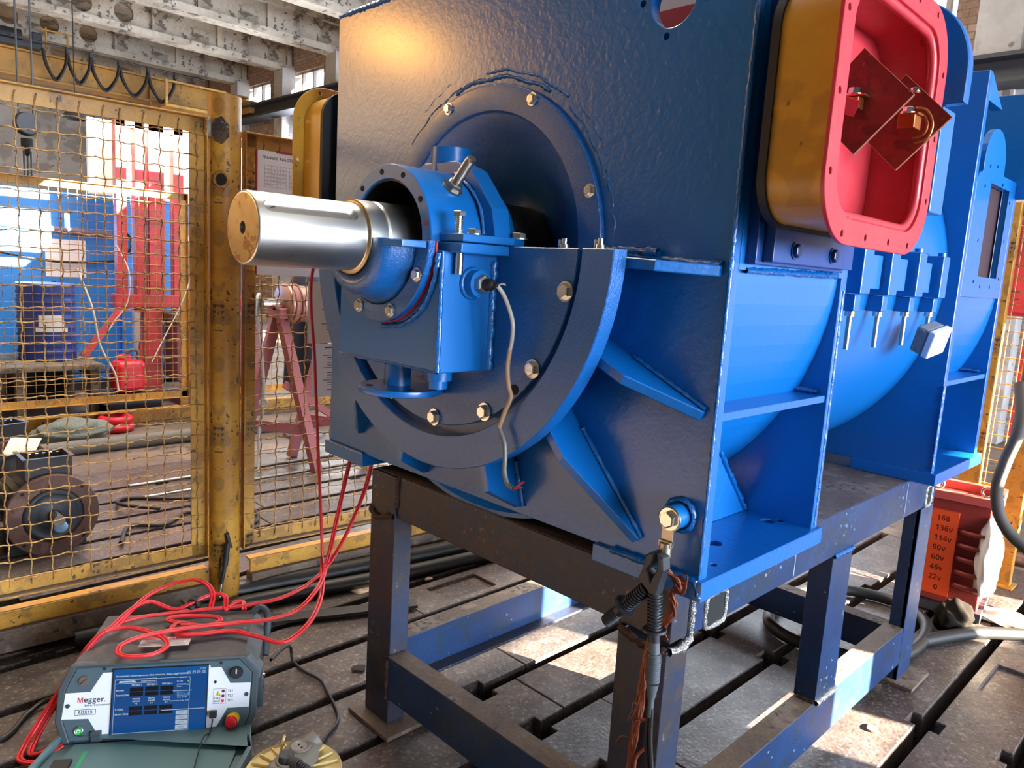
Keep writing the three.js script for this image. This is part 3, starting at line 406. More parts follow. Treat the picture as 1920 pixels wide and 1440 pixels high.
// junction box hanging on the last studs
{
  const t = thing('junction_box', 'small white square junction box hanging from a stud of the blue motor', 'junction box', 0.74, 1.375, -1.18, 0);
  const g = new THREE.Group();
  const b = obj('base', rb(0.04, 0.085, 0.085, 0, 0, 0, 0.008), SM({ color: 0x7f868f, roughness: 0.5 }), t); obj('lid', rb(0.022, 0.088, 0.088, 0.0315, 0, 0, 0.005), SM({ color: 0xe8eaee, roughness: 0.45 }), t);
  for (const y of [-0.028, 0, 0.028]) obj('knockout', new THREE.TorusGeometry(0.0095, 0.0015, 6, 20).translate(0, y, 0.0428), SM({ color: 0x8d949c, roughness: 0.5 }), b);
  t.rotation.set(0.25, -0.25, -0.3);
}

// ---------------------------------------------------------------- welded stand under the motor
const stand = thing('welded_stand', 'dark blue welded steel stand carrying the blue motor', 'stand');
{
  const P = stand, add = (n, g, m = tableBlue) => obj(n, g, m, P);
  const ft = 0.252, fb = 0.11, XL = -0.485, XR = 0.655, ZB = -1.84;
  // legs
  add('leg', [span(XL, -0.355, 0.016, 0.848, -0.085, -0.014, 0.004)], tableDark);
  add('leg', [span(0.522, XR, 0.016, 0.70, -0.1, -0.012, 0.004)], tableDark);
  add('leg', [span(0.585, 0.655, 0.235, 0.709, -1.045, -0.895, 0.003)]);
  add('leg', [span(0.6, 0.655, 0.016, 0.709, -1.705, -1.695, 0.002), span(0.6, 0.655, 0.016, 0.709, -1.84, -1.83, 0.002), span(0.64, 0.656, 0.016, 0.709, -1.84, -1.695, 0.002)]);
  add('leg', [span(XL, -0.415, 0.016, 0.709, -1.84, -1.71, 0.004)]);
  // sub floor pads
  for (const [x, z, w, d] of [[-0.405, -0.07, 0.225, 0.2], [0.59, -0.06, 0.2, 0.2], [0.62, -1.77, 0.2, 0.2], [-0.45, -1.77, 0.2, 0.2]]) add('base_plate', rb(w, 0.014, d, x, 0.0085, z, 0.002), dustSteel);
  // beams under the top
  add('top_beam', [span(-0.354, XR, 0.715, 0.8495, -0.09, -0.022, 0.004)], tableDark);
  add('top_beam', [span(0.585, XR, 0.712, 0.8495, -1.84, -0.091, 0.003)]);
  add('top_beam', [span(XL, -0.415, 0.712, 0.8495, -1.84, -0.086, 0.004)]);
  add('top_beam', [span(-0.414, 0.584, 0.712, 0.8495, -1.84, -1.77, 0.004)]);
  add('top_plate', span(-0.48, 0.645, 0.842, 0.8505, -1.8, -0.026, 0.001), dustSteel);
  add('beam_cap', span(0.588, 0.652, 0.8497, 0.8503, -1.838, -0.1, 0), dustSteel);
  // open tube ends in the side of the long beam
  for (const [z, w, h, y] of [[-0.205, 0.085, 0.075, 0.748], [-1.755, 0.06, 0.075, 0.752]]) {
    add('tube_end', [exX(rrect(-z, y, w, h, 0.015), XR + 0.0004, XR + 0.001)], dark);
    const pts = rrect(-z, y, w + 0.006, h + 0.006, 0.017).getPoints(5).map((p) => [XR + 0.001, p.y, -p.x]); weld(pts, 0.0065, P, weldSilver, Math.round(-z * 100));
  }
  // lower rails, brown grimy top strips left bare
  const rail = (x0, x1, z0, z1, t, b) => { add('rail', span(x0, x1, b, t - 0.001, z0, z1, 0.003)); add('rail_top', span(x0 + 0.002, x1 - 0.002, t - 0.0012, t, z0 + 0.001, z1 - 0.001, 0), dustSteel); };
  rail(-0.354, 0.521, -0.075, -0.006, 0.258, 0.112);
  rail(0.585, XR, -1.694, -0.101, 0.232, 0.082);
  rail(-0.486, -0.41, -1.709, -0.086, 0.262, 0.12); add('rail_lip', span(-0.41, -0.36, 0.118, 0.128, -1.7, -0.1, 0.002), tableDark);
  rail(-0.41, 0.6, -1.79, -1.72, 0.205, 0.08);
  // welds
  weld([[-0.352, 0.75, -0.02], [-0.352, 0.85, -0.02]], 0.009, P, weldRust, 1); weld([[-0.484, 0.72, -0.012], [-0.44, 0.70, -0.01], [-0.39, 0.715, -0.01], [-0.357, 0.72, -0.012]], 0.01, P, weldRust, 2);
  weld([[-0.354, 0.25, -0.006], [-0.354, 0.115, -0.006]], 0.007, P, weldRust, 5); weld([[0.525, 0.71, -0.012], [0.6, 0.695, -0.01], [0.655, 0.7, -0.012]], 0.009, P, weldRust, 6);
  weld([[0.656, 0.7, -0.02], [0.657, 0.695, -0.06], [0.656, 0.705, -0.1]], 0.011, P, weldSilver, 7); weld([[0.657, 0.70, -0.1], [0.657, 0.84, -0.098]], 0.008, P, weldSilver, 8);
  weld([[0.656, 0.711, -0.895], [0.656, 0.708, -1.045]], 0.009, P, weldBlue, 9); weld([[0.656, 0.235, -0.895], [0.656, 0.232, -1.045]], 0.01, P, weldSilver, 10); weld([[0.6, 0.236, -0.893], [0.652, 0.236, -0.893]], 0.008, P, weldRust, 11);
  for (const z of [-0.62, -1.5]) add('seam', span(0.6552, 0.6558, 0.72, 0.845, z - 0.0015, z + 0.0015, 0), SM({ color: 0x9fb0c4, roughness: 0.5 }));
}

// ---------------------------------------------------------------- yellow mesh fences
// u runs along the panel, v is up; wires are crimped as woven mesh is
function crimped(len, pitch, amp, phase, wob, seed, vertical, r) {
  const R = rng(seed), n = Math.max(10, Math.round(len / (pitch / 3))), pts = []; let d = 0;
  for (let i = 0; i <= n; i++) { const s = i / n * len; d = d * 0.9 + (R() - 0.5) * wob; const off = amp * Math.sin(Math.PI * s / pitch + phase * Math.PI), y = d + 0.003 * Math.sin(s * 2 * Math.PI / pitch); pts.push(vertical ? V(y, s, off) : V(s, y, -off)); }
  return new THREE.TubeGeometry(new THREE.CatmullRomCurve3(pts), n * 2, r, 5);
}
function fencePanel(label, x, z, turn, L, y0, y1, pitch, hMax, group, detail = true, r = 0.0026) {
  const t = thing('yellow_fence', label, 'fence', x, 0, z, turn, group), fw = 0.06, ft = 0.036;
  const add = (n, g, m = yellowFence) => obj(n, g, m, t);
  const angle = (a, b, c, d) => [span(a, b, c, d, -0.004, 0.004, 0.002)];
  add('top_rail', [...angle(0, L, y1 - fw, y1), span(0, L, y1 - 0.006, y1, 0, ft, 0.002)]);
  add('bottom_rail', [...angle(0, L, y0, y0 + fw), span(0, L, y0 + 0.0, y0 + 0.006, 0, ft, 0.002)]); if (detail) add('rail_ledge', span(0.01, L - 0.01, y0 + 0.006, y0 + 0.009, 0.004, ft - 0.003, 0.001), dustSteel);
  const yb = detail ? y0 : 0.003; add('stile', [...angle(0, fw, yb, y1), span(0, 0.006, y0, y1, 0, ft, 0.002)]); add('stile', [...angle(L - fw, L, yb, y1), span(L - 0.006, L, y0, y1, 0, ft, 0.002)]);
  const nv = Math.floor((L - 0.04) / pitch), nh = Math.floor((Math.min(y1, hMax) - y0 - 0.04) / pitch), R = rng(Math.round(L * 1000 + x * 77));
  const VG = [0, 1, 2].map((k) => crimped(y1 - y0 - 0.05, pitch, 0.004, k % 2, 0.002, 300 + k, true, r)), HG = [0, 1, 2, 3].map((k) => crimped(L - 0.02, pitch, 0.004, k % 2, 0.0035, 400 + k, false, r));
  if (detail) {
    for (let i = 0; i < nv; i++) { const w = obj('mesh_wire', VG[i % 3], yellowWire, t); w.position.set(L - 0.035 - i * pitch + (R() - 0.5) * 0.008, y0 + 0.03, 0.008); w.rotation.z = (R() - 0.5) * 0.008; }
    for (let i = 0; i < nh; i++) { const w = obj('mesh_wire', HG[i % 4], yellowWire, t); w.position.set(0.008, y1 - 0.075 - i * pitch + (R() - 0.5) * 0.012, 0.008); w.rotation.z = (R() - 0.5) * 0.012; }
  } else {
    const g = []; for (let i = 0; i < nv; i++) g.push(new THREE.CylinderGeometry(r, r, y1 - y0 - 0.04, 5).translate(0.03 + i * pitch, (y0 + y1) / 2, 0.006)); for (let i = 0; i < nh; i++) g.push(new THREE.CylinderGeometry(r, r, L - 0.02, 5).rotateZ(Math.PI / 2).translate(L / 2, y0 + 0.05 + i * pitch, 0.001));
    const w = add('mesh', g, yellowWire); w.userData.kind = 'stuff';
  }
  return t;
}
// u along +x of the group; the panel on the near side of the post runs from +z (left in the picture) to the post
const FA = rad(90 - 2.8);
fencePanel('near yellow mesh fence at left, ending at the round post', -1.592, 1.55, FA, 1.455, 0.245, 2.015, 0.0655, 9, 'yellow mesh fence panels beside the motor');
fencePanel('near yellow mesh fence with papers hung on it, between round post and motor', -1.512, -0.048, FA, 2.1, 0.25, 1.985, 0.066, 9, 'yellow mesh fence panels beside the motor');
{
  const t = thing('fence_post', 'round yellow steel fence post with a burnt hole and scorched weld', 'post', -1.515, 0, 0.022);
  const pts = [], Rr = 0.062, H = 2.105; const g = new THREE.CylinderGeometry(Rr, Rr, H, 40, 1, true).translate(0, H / 2 + 0.002, 0), top = new THREE.CylinderGeometry(Rr - 0.004, Rr - 0.004, 0.01, 32).translate(0, H - 0.004, 0);
  obj('tube', [g, top], yellowFence, t);
  const dir = V(0.83, 0, 0.56).normalize(), at = (y, k) => [dir.x * k, y, dir.z * k];
  obj('burnt_hole', place(new THREE.CylinderGeometry(0.022, 0.022, 0.004, 24).rotateX(Math.PI / 2), at(1.785, Rr + 0.001), [dir.x, 0, dir.z]), dark, t);
  { const c = []; for (let i = 0; i <= 24; i++) { const a = i / 24 * 6.283; c.push([dir.x * (Rr + 0.003) - dir.z * 0.025 * Math.cos(a) * 1, 1.785 + 0.028 * Math.sin(a), dir.z * (Rr + 0.003) + dir.x * 0.025 * Math.cos(a)]); } weld(c, 0.006, t, yellowFence, 6); }
  // scorched weld lug to the panel
  const sc = SM({ color: 0xffffff, map: worn(256 * 2, 0.16, [70, 62, 58], [104, 84, 50], [150, 148, 146], 0.66, [60, 52, 50], 0.5, 20), roughness: 0.6, metalness: 0.4, bumpMap: crackle, bumpScale: 0.003 });
  obj('weld_lug', [rb(0.05, 0.075, 0.014, -0.006, 1.98, 0.068, 0.004), ...[0, 1, 2, 3, 4].map((k) => new THREE.SphereGeometry(0.009, 8, 6).translate(0.022 - (k % 2) * 0.012, 1.95 + k * 0.014, 0.077))], weldSilver, t);
  obj('scorched_patch', (() => { const g = new THREE.CylinderGeometry(Rr + 0.0012, Rr + 0.0012, 0.1, 40, 4, true, rad(20), rad(62)), p = g.attributes.position; for (let i = 0; i < p.count; i++) { const a = Math.atan2(p.getX(i), p.getZ(i)) - rad(51), e = 1 - 0.6 * Math.pow(Math.abs(a) / rad(31), 2) + 0.05 * Math.sin(a * 13); p.setY(i, p.getY(i) * e); } g.translate(0, 1.97, 0); return g; })(), sc, t);
  weld([[0.052, 0.05, 0.036], [0.052, 0.24, 0.036]], 0.008, t, weldRust, 12);
}
{
  const t = thing('floor_channel', 'yellow steel channel on the floor under the mesh fence', 'channel', -1.512, 0, -0.03, FA);
  const add = (a, b) => obj('web', [span(a, b, 0.125, 0.187, -0.006, 0.006, 0.003), span(a, b, 0.179, 0.187, -0.05, 0.006, 0.002)], yellowFence, t) && obj('sole_bar', span(a, b, 0.04, 0.1245, -0.04, 0.026, 0.004), dustSteel, t);
  add(0.06, 2.2); add(-1.6, -0.12); for (const u of [-1.3, -0.3, 0.4, 1.6]) obj('foot', span(u - 0.04, u + 0.04, 0.001, 0.039, -0.045, 0.02, 0.002), dustSteel, t);
}
fencePanel('yellow wire mesh fence panel of the far row, across the aisle', -5.32, 1.9, rad(90), 3.2, 0.2, 2.0, 0.066, 9, 'far row of yellow mesh fence', false, 0.0022);
fencePanel('yellow wire mesh fence panel at the end of the far row, behind the motor', -5.32, -1.35, rad(90), 2.6, 0.2, 2.0, 0.066, 9, 'far row of yellow mesh fence', false, 0.0022);
{ const t = thing('floor_channel', 'yellow steel channel along the foot of the far fence', 'channel', -5.2, 0, 0, 0); obj('web', [span(-0.006, 0.006, 0.03, 0.15, -4, 2, 0.002), span(0, 0.07, 0.14, 0.15, -4, 2, 0.002)], yellowFence, t); obj('foot', span(-0.03, 0.06, 0.001, 0.03, -4, 2, 0.002), dustSteel, t); }

// ---------------------------------------------------------------- winding tester on the floor
const TT = rad(57.08);
const tester = thing('winding_tester', 'grey portable test instrument with blue touch screen and open lid', 'test instrument', -0.869, 0, 0.773, TT);
{
  const t = tester, Ln = rad(15), cs = Math.cos(Ln), sn = Math.sin(Ln);
  const lean = (g, out = 0) => g.translate(0, 0, out).rotateX(-Ln).translate(0, 0.03, 0);      // face plane: x along, y up the face, z out of it
  const oct = [[0, 0], [-0.022, 0.06], [-0.019, 0.15], [0.009, 0.213], [0.474, 0.217], [0.514, 0.174], [0.511, 0.05], [0.49, 0]];
  const grey = SM({ color: 0x3d474c, roughness: 0.5, bumpMap: peel, bumpScale: 0.0004 }), greyTop = SM({ color: 0xffffff, map: worn(512, 0.5, [66, 66, 68], [58, 58, 60], [104, 98, 94], 0.7, [82, 74, 70], 0.55, 12), roughness: 0.5 }), slate = SM({ color: 0x44575f, roughness: 0.5 });
  const off = (k, dv) => oct.map(([u, v]) => [0.246 + (u - 0.246) * k, 0.107 + (v - 0.107) * k + dv]);
  // body: stack of sections from the face to the back
  const secs = [[0, 1.03, 0], [-0.03, 1.06, 0], [-0.1, 1.04, 0.004], [-0.33, 1.02, 0.01], [-0.365, 0.9, 0.004]].map(([d, k, dv]) => off(k, dv).map(([u, v]) => { const y = 0.03 + v * cs, z = -v * sn; return d > -0.2 ? [u, y, z + d] : [u, 0.03 + v * 1.0, -0.02 + d]; }));
  const pos = [], tri = (a, b, c) => pos.push(...a, ...b, ...c);
  for (let s = 0; s + 1 < secs.length; s++) for (let i = 0; i < 8; i++) { const j = (i + 1) % 8, A = secs[s], Bq = secs[s + 1]; tri(A[i], Bq[i], Bq[j]); tri(A[i], Bq[j], A[j]); }
  for (let i = 1; i < 7; i++) { tri(secs[0][0], secs[0][i], secs[0][i + 1]); tri(secs[4][0], secs[4][i + 1], secs[4][i]); }
  const bg = new THREE.BufferGeometry(); bg.setAttribute('position', new THREE.Float32BufferAttribute(pos, 3)); bg.computeVertexNormals(); obj('case', bg, greyTop, t);
  obj('face_plate', lean(ex(shp(oct), 0.012, 0.003), 0.002), slate, t);
  obj('face_rim', lean(ex(shp(off(1.075, 0), [off(1.0, 0).reverse()]), 0.02, 0.003), -0.006), grey, t);
  for (const s of [0, 1]) obj('corner_guard', lean(ex(shp(s ? [[0.44, 0.215], [0.5, 0.215], [0.54, 0.17], [0.535, 0.14], [0.52, 0.165], [0.485, 0.2], [0.44, 0.2]] : [[0.06, 0.215], [-0.005, 0.215], [-0.035, 0.15], [-0.02, 0.15], [0.005, 0.2], [0.06, 0.2]]).clone(), 0.09, 0.004), -0.09).translate(0, 0.008, 0), greyPlastic, t);
  for (const s of [0, 1]) obj('foot', rb(0.05, 0.03, 0.3, 0.08 + s * 0.33, 0.016, -0.2, 0.008), blackRubber, t);
  // white printed panel
  const K = 0.000325, uv2 = (X, Y) => [-0.022 + (X - 15) * 0.000319, 0.2035 - (Y + 0.045 * (X - 460) - 300) * K];
  const white = [[30, 512], [245, 500], [345, 330], [463, 322], [463, 300], [1308, 262], [1308, 285], [1410, 280], [1500, 430], [1690, 425], [1680, 650], [1480, 660], [1385, 830], [1280, 840], [1280, 850], [440, 897], [440, 890], [335, 890], [240, 740], [10, 745]].map(([x, y]) => uv2(x, y));
  const wg = new THREE.ShapeGeometry(shp(white)), wp = wg.attributes.position, wu = wg.attributes.uv;
  for (let i = 0; i < wp.count; i++) wu.setXY(i, (wp.getX(i) + 0.03) / 0.56, wp.getY(i) / 0.22);
  const print = canvasTex(1680, 660, (g, w, h) => {
    const X = (u) => (u + 0.03) / 0.56 * w, Y = (v) => h - v / 0.22 * h, T = (s, x, y, px, c, f = 'bold') => { const [u, v] = uv2(x, y); g.fillStyle = c; g.font = f + ' ' + px + 'px sans-serif'; g.fillText(s, X(u), Y(v)); };
    g.fillStyle = '#d9dce2'; g.fillRect(0, 0, w, h);
    T('M', 132, 598, 62, '#c4202c'); { const [u, v] = uv2(132, 598); g.font = 'bold 62px sans-serif'; const mw = g.measureText('M').width; g.fillStyle = '#1b1d22'; g.fillText('egger', X(u) + mw, Y(v)); g.fillStyle = '#c4202c'; g.fillText('.', X(u) + mw + g.measureText('egger').width, Y(v)); } T('Baker Instruments', 200, 630, 25, '#3a3c42');
    g.strokeStyle = '#20242a'; g.lineWidth = 4; { const [u, v] = uv2(122, 662), [u2, v2] = uv2(300, 700); g.strokeRect(X(u), Y(v), X(u2) - X(u), Y(v2) - Y(v)); } T('ADX15', 146, 698, 40, '#20242a');
    { const [u, v] = uv2(1345, 485), [u2, v2] = uv2(1462, 616); g.lineWidth = 3; g.strokeStyle = '#555'; g.strokeRect(X(u), Y(v), X(u2) - X(u), Y(v2) - Y(v)); }
    { const [u, v] = uv2(1388, 505); const x = X(u), y = Y(v); g.fillStyle = '#e6c416'; g.strokeStyle = '#222'; g.lineWidth = 3; g.beginPath(); g.moveTo(x, y); g.lineTo(x + 22, y + 40); g.lineTo(x - 22, y + 40); g.closePath(); g.fill(); g.stroke(); g.fillStyle = '#222'; g.fillRect(x - 2, y + 14, 4, 14); g.fillRect(x - 2, y + 31, 4, 4); }
    T('15kV', 1352, 580, 25, '#222'); T('MAX', 1352, 606, 25, '#222'); T('TL1', 1478, 512, 30, '#222'); T('TL2', 1478, 556, 30, '#222'); T('TL3', 1478, 600, 30, '#222');
    { const [u, v] = uv2(1300, 730); g.fillStyle = '#222'; g.save(); g.translate(X(u), Y(v)); g.rotate(-Math.PI / 2); g.font = 'bold 18px sans-serif'; g.fillText('USB', 0, 0); g.restore(); }
  });
  obj('printed_panel', lean(wg, 0.0152), SM({ map: print, roughness: 0.4 }), t, true);
  // screen
  const scr = canvasTex(1024, 736, (g, w, h) => {
    g.fillStyle = '#0b57a4'; g.fillRect(0, 0, w, h); g.fillStyle = '#0a66b8'; g.fillRect(0, 0, w, 92);
    const T = (s, x, y, px, c = '#eef6ff', a = 'left') => { g.fillStyle = c; g.font = 'bold ' + px + 'px sans-serif'; g.textAlign = a; g.fillText(s, x, y); };
    T('Измерение сопротивления (Ом) обмотки  [Ввод АДДР ХХХХХХ...', 28, 84, 25); T('1.5 мин', 940, 32, 18);
    g.strokeStyle = '#dfeefc'; g.lineWidth = 4; for (let i = 0; i < 4; i++) { g.strokeRect(806 + i * 54, 52, 30, 26); g.beginPath(); g.moveTo(812 + i * 54, 70); g.lineTo(820 + i * 54, 60); g.lineTo(830 + i * 54, 68); g.stroke(); }
    g.strokeRect(22, 118, 812, 596); g.strokeRect(22, 112, 448, 48);
    g.fillStyle = '#e2eefb'; g.save(); g.beginPath(); g.moveTo(70, 130); g.lineTo(232, 130); g.lineTo(250, 152); g.lineTo(60, 152); g.fill(); g.restore(); T('Сопротивление', 300, 148, 20); g.fillStyle = '#0b57a4'; g.font = 'bold 18px sans-serif'; g.fillText('Испытание', 96, 149);
    for (let i = 0; i < 3; i++) { T('ЗВЕЗДА-' + (i + 1), 256 + i * 164, 190, 25, '#eef6ff', 'center'); T('ТРЕУГО', 256 + i * 164, 346, 23, '#eef6ff', 'center'); T('ЛЬНИК', 256 + i * 164, 372, 23, '#eef6ff', 'center'); T(['1-2', '2-3', '3-1'][i], 256 + i * 164, 398, 23, '#eef6ff', 'center'); for (const y of [208, 262, 420, 474]) { g.fillStyle = '#08131f'; g.fillRect(184 + i * 164, y, 144, 46); } }
    for (const [s, y] of [['R (Ом)', 244], ['Rсоот (Ом)', 298], ['R (Ом)', 456], ['Rсоот (Ом)', 510]]) T(s, 36, y, 27);
    T('ТЕМПЕРАТ', 714, 126, 17); T('Ед. изм.', 690, 168, 17); T('ОКРУЖАЮЩ.', 690, 204, 17); T('Среда', 690, 226, 17); g.fillStyle = '#9fe08a'; g.fillRect(808, 158, 14, 14); g.fillRect(808, 196, 14, 14);
    g.fillStyle = '#cfe2f5'; g.fillRect(650, 266, 210, 7); g.fillRect(530, 478, 480, 7); g.strokeStyle = '#8fd0f2'; g.strokeRect(700, 290, 126, 34); T('Дисбаланс  %', 708, 314, 17, '#a9dcf8'); T('Макс   0.0  %', 700, 350, 17); T('Отклонение от ср.   0.0 %', 620, 388, 17);
    for (let i = 0; i < 4; i++) { g.fillStyle = '#c9dcf0'; g.fillRect(694, 494 + i * 54, 132, 46); T(['СТАРТ', 'ПАУЗА', 'ДАЛЕЕ', 'МЕНЮ'][i], 760, 524 + i * 54, 20, '#7d9cc0', 'center'); }
  });
  obj('screen', lean(sheet(0.269, 0.193).translate(0.2485, 0.107, 0), 0.019), SM({ color: 0x0a0a0a, map: scr, emissive: 0xffffff, emissiveMap: scr, emissiveIntensity: 0.62, roughness: 0.25 }), t, true);
  obj('screen_frame', lean(ex(shp([[0.111, 0.0075], [0.386, 0.0075], [0.386, 0.2065], [0.111, 0.2065]]), 0.016), 0.0025), SM({ color: 0x101418, roughness: 0.3 }), t);
  // controls
  const at = (X, Y) => uv2(X, Y), knob = (n, X, Y, gs, m, out = 0.0145) => { const [u, v] = at(X, Y); return obj(n, gs.map((g) => lean(g.rotateX(Math.PI / 2).translate(u, v, 0), out)), m, t); };
  const metal = SM({ color: 0xb9b6b0, roughness: 0.3, metalness: 1 });
  { const k = knob('vent_button', 186, 398, [cyl(0.013, 0.0145, 0.007, 28, 0, 0.003, 0)], metal); const [u, v] = at(186, 398); obj('slot', lean(bx(0.022, 0.0025, 0.001).rotateZ(0.7).translate(u, v, 0), 0.0213), dark, t); }
  knob('power_button', 165, 848, [new THREE.TorusGeometry(0.011, 0.003, 8, 28).rotateX(Math.PI / 2)], metal, 0.017); knob('power_light', 165, 848, [cyl(0.0095, 0.0095, 0.004, 24, 0, 0, 0)], SM({ color: 0x18a04a, emissive: 0x12b050, emissiveIntensity: 0.5, roughness: 0.4 }), 0.017);
  { const [u, v] = at(155, 848); obj('power_ring', lean(new THREE.TorusGeometry(0.0045, 0.001, 6, 20).translate(u + 0.003, v, 0), 0.0195), SM({ color: 0xd8f4dc, roughness: 0.4 }), t); }
  { const [u, v] = at(1556, 330); obj('rotary_knob', [lean(new THREE.CylinderGeometry(0.016, 0.019, 0.018, 32).rotateX(Math.PI / 2).translate(u, v, 0), 0.022)], blackRubber, t); obj('knob_pointer', lean(bx(0.003, 0.013, 0.001).translate(u, v + 0.006, 0), 0.0315), SM({ color: 0xf2f2f2 }), t); }
  { const [u, v] = at(1530, 765); const e = obj('emergency_stop', [lean(new THREE.LatheGeometry([[0, 0.026], [0.012, 0.0255], [0.0175, 0.022], [0.0185, 0.016], [0.016, 0.008], [0.012, 0]].map((p) => new THREE.Vector2(Math.max(p[0], 1e-5), p[1])), 32).rotateX(Math.PI / 2).translate(u, v - 0.004, 0), 0.016)], SM({ color: 0xd3122a, roughness: 0.3 }), t); e.userData.label = 'red mushroom stop button'; obj('stop_collar', [lean(new THREE.CylinderGeometry(0.0195, 0.0205, 0.012, 32).rotateX(Math.PI / 2).translate(u + 0.002, v + 0.002, 0), 0.02)], SM({ color: 0xe0b020, roughness: 0.4 }), t); }
  for (const [X, Y, c] of [[1438, 502, 0x6c1230], [1438, 547, 0x6c1230], [1436, 593, 0xd03050]]) knob('indicator_light', X, Y, [cyl(0.004, 0.004, 0.003, 16, 0, 0, 0)], SM({ color: c, roughness: 0.3 }), 0.017);
  for (const [X, Y] of [[58, 625], [1655, 533]]) knob('screw', X, Y, [cyl(0.006, 0.006, 0.003, 16, 0, 0, 0)], SM({ color: 0x30383c, roughness: 0.5 }), 0.017);
  for (const [X, Y] of [[357, 292], [1407, 242], [1360, 418]]) knob('screw', X, Y, [cyl(0.0042, 0.0042, 0.003, 16, 0, 0, 0)], blackRubber, 0.016);
  { const [u, v] = at(1358, 708); obj('usb_plug', lean(rb(0.02, 0.02, 0.02, u, v, 0.01, 0.002), 0.015), blackRubber, t); const q = V(u, v - 0.012, 0.03).applyAxisAngle(V(1, 0, 0), -Ln).add(V(0, 0.03, 0)); obj('usb_lead', tube([[q.x, q.y, q.z], [q.x - 0.004, q.y - 0.03, q.z + 0.02], [q.x - 0.012, 0.075, 0.1], [q.x - 0.02, 0.04, 0.19], [q.x - 0.022, 0.03, 0.25]], 0.0022, 40), blackRubber, t); }
  // warning label on the top: DANGER
  const dl = canvasTex(512, 200, (g, w, h) => { g.fillStyle = '#b9b3b0'; g.fillRect(0, 0, w, h); g.fillStyle = '#c23038'; g.fillRect(0, 0, w, 54); g.fillStyle = '#f3e9e6'; g.font = 'bold 46px sans-serif'; g.textAlign = 'center'; g.fillText('DANGER', w / 2, 44); g.fillStyle = '#4c4847'; for (let k = 0; k < 6; k++) g.fillRect(24, 72 + k * 20, w - 60 - (k * 37) % 90, 6); });
  obj('warning_label', sheet(0.15, 0.062).rotateX(-Math.PI / 2).translate(0.235, 0.2607, -0.145).rotateX(0.0), SM({ map: dl, roughness: 0.5 }), t, true);
  // latch and handle bracket on the right side
  obj('latch', [rb(0.02, 0.1, 0.05, 0.532, 0.105, -0.1, 0.005), cylX(0.008, 0.53, 0.546, 16, 0.12, -0.09)], grey, t); obj('latch_screw', cylX(0.006, 0.542, 0.549, 16, 0.165, -0.08), chrome, t);
  obj('carry_handle', tube([[0.46, 0.24, -0.33], [0.5, 0.275, -0.34], [0.525, 0.26, -0.33], [0.53, 0.2, -0.3], [0.53, 0.14, -0.25]], 0.012, 32), grey, t);
  // lid laid open on the floor
  const lid = obj('lid', (() => { const o = (k, m) => [[-0.035 + m, 0.0 - m * 0], [0.515 - m, 0.0], [0.535 - m, 0.12], [0.5 - m, 0.29 - m], [0.02 + m, 0.29 - m], [-0.06 + m, 0.15]].map(([x, z]) => [x, -z]); return [exY(shp(o(1, 0)), 0.016, 0.026, 0.002), exY(shp(o(1, 0), [o(1, 0.014).reverse()]), 0.02, 0.05, 0.002)]; })(), SM({ color: 0x4e6a6e, roughness: 0.4, bumpMap: peel, bumpScale: 0.0004 }), t);
  obj('lid_lining', exY(shp([[0.02, -0.03], [0.48, -0.03], [0.49, -0.12], [0.47, -0.26], [0.05, -0.26], [0.0, -0.14]]), 0.0262, 0.036, 0.002), SM({ color: 0x45666a, roughness: 0.42 }), lid);
  obj('lid_clip', rb(0.03, 0.04, 0.016, 0.075, 0.042, 0.012, 0.003), grey, lid); obj('lid_clip', rb(0.03, 0.04, 0.016, 0.46, 0.042, 0.012, 0.003), grey, lid);
  obj('lid_pocket', rb(0.05, 0.012, 0.14, 0.02, 0.04, 0.18, 0.004), blackRubber, lid); obj('lid_strip', bx(0.012, 0.001, 0.2, 0.065, 0.0367, 0.17), SM({ color: 0x1f8a5c, roughness: 0.5 }), lid);
}
// red twin test leads
function twinLead(label, pts, group) {
  const t = thing('test_lead', label, 'cable', 0, 0, 0, 0, group);
  const c = new THREE.CatmullRomCurve3(pts.map((p) => V(...p)), false, 'centripetal'), n = pts.length * 8, A = [], Bq = [];
  let px = V(0, 0, 1);
  for (let i = 0; i <= n; i++) { const p = c.getPointAt(i / n), tg = c.getTangentAt(i / n), s = tg.clone().cross(V(0, 1, 0)); if (s.length() < 0.25) s.copy(px); s.addScaledVector(tg, -s.dot(tg)).normalize(); px.lerp(s, 0.35).normalize(); const o = px.clone().multiplyScalar(0.0048); A.push(p.clone().add(o)); Bq.push(p.clone().sub(o)); }
  for (const q of [A, Bq]) obj('wire', new THREE.TubeGeometry(new THREE.CatmullRomCurve3(q), n * 2, 0.0046, 8), cablesRed, t);
}
twinLead('red twin test lead hanging behind the shaft, lowest of the three over the tester', [[-0.86, 1.62, -0.06], [-0.9, 1.447, -0.022], [-0.94, 1.13, -0.062], [-0.95, 0.785, -0.09], [-0.95, 0.468, -0.111], [-0.92, 0.34, -0.1], [-0.761, 0.3, 0.002], [-0.64, 0.283, 0.128], [-0.611, 0.274, 0.223], [-0.707, 0.27, 0.268], [-0.791, 0.27, 0.319], [-0.829, 0.27, 0.401], [-0.861, 0.272, 0.448], [-0.912, 0.273, 0.46], [-0.935, 0.275, 0.429], [-0.866, 0.275, 0.377], [-0.83, 0.275, 0.32]]);
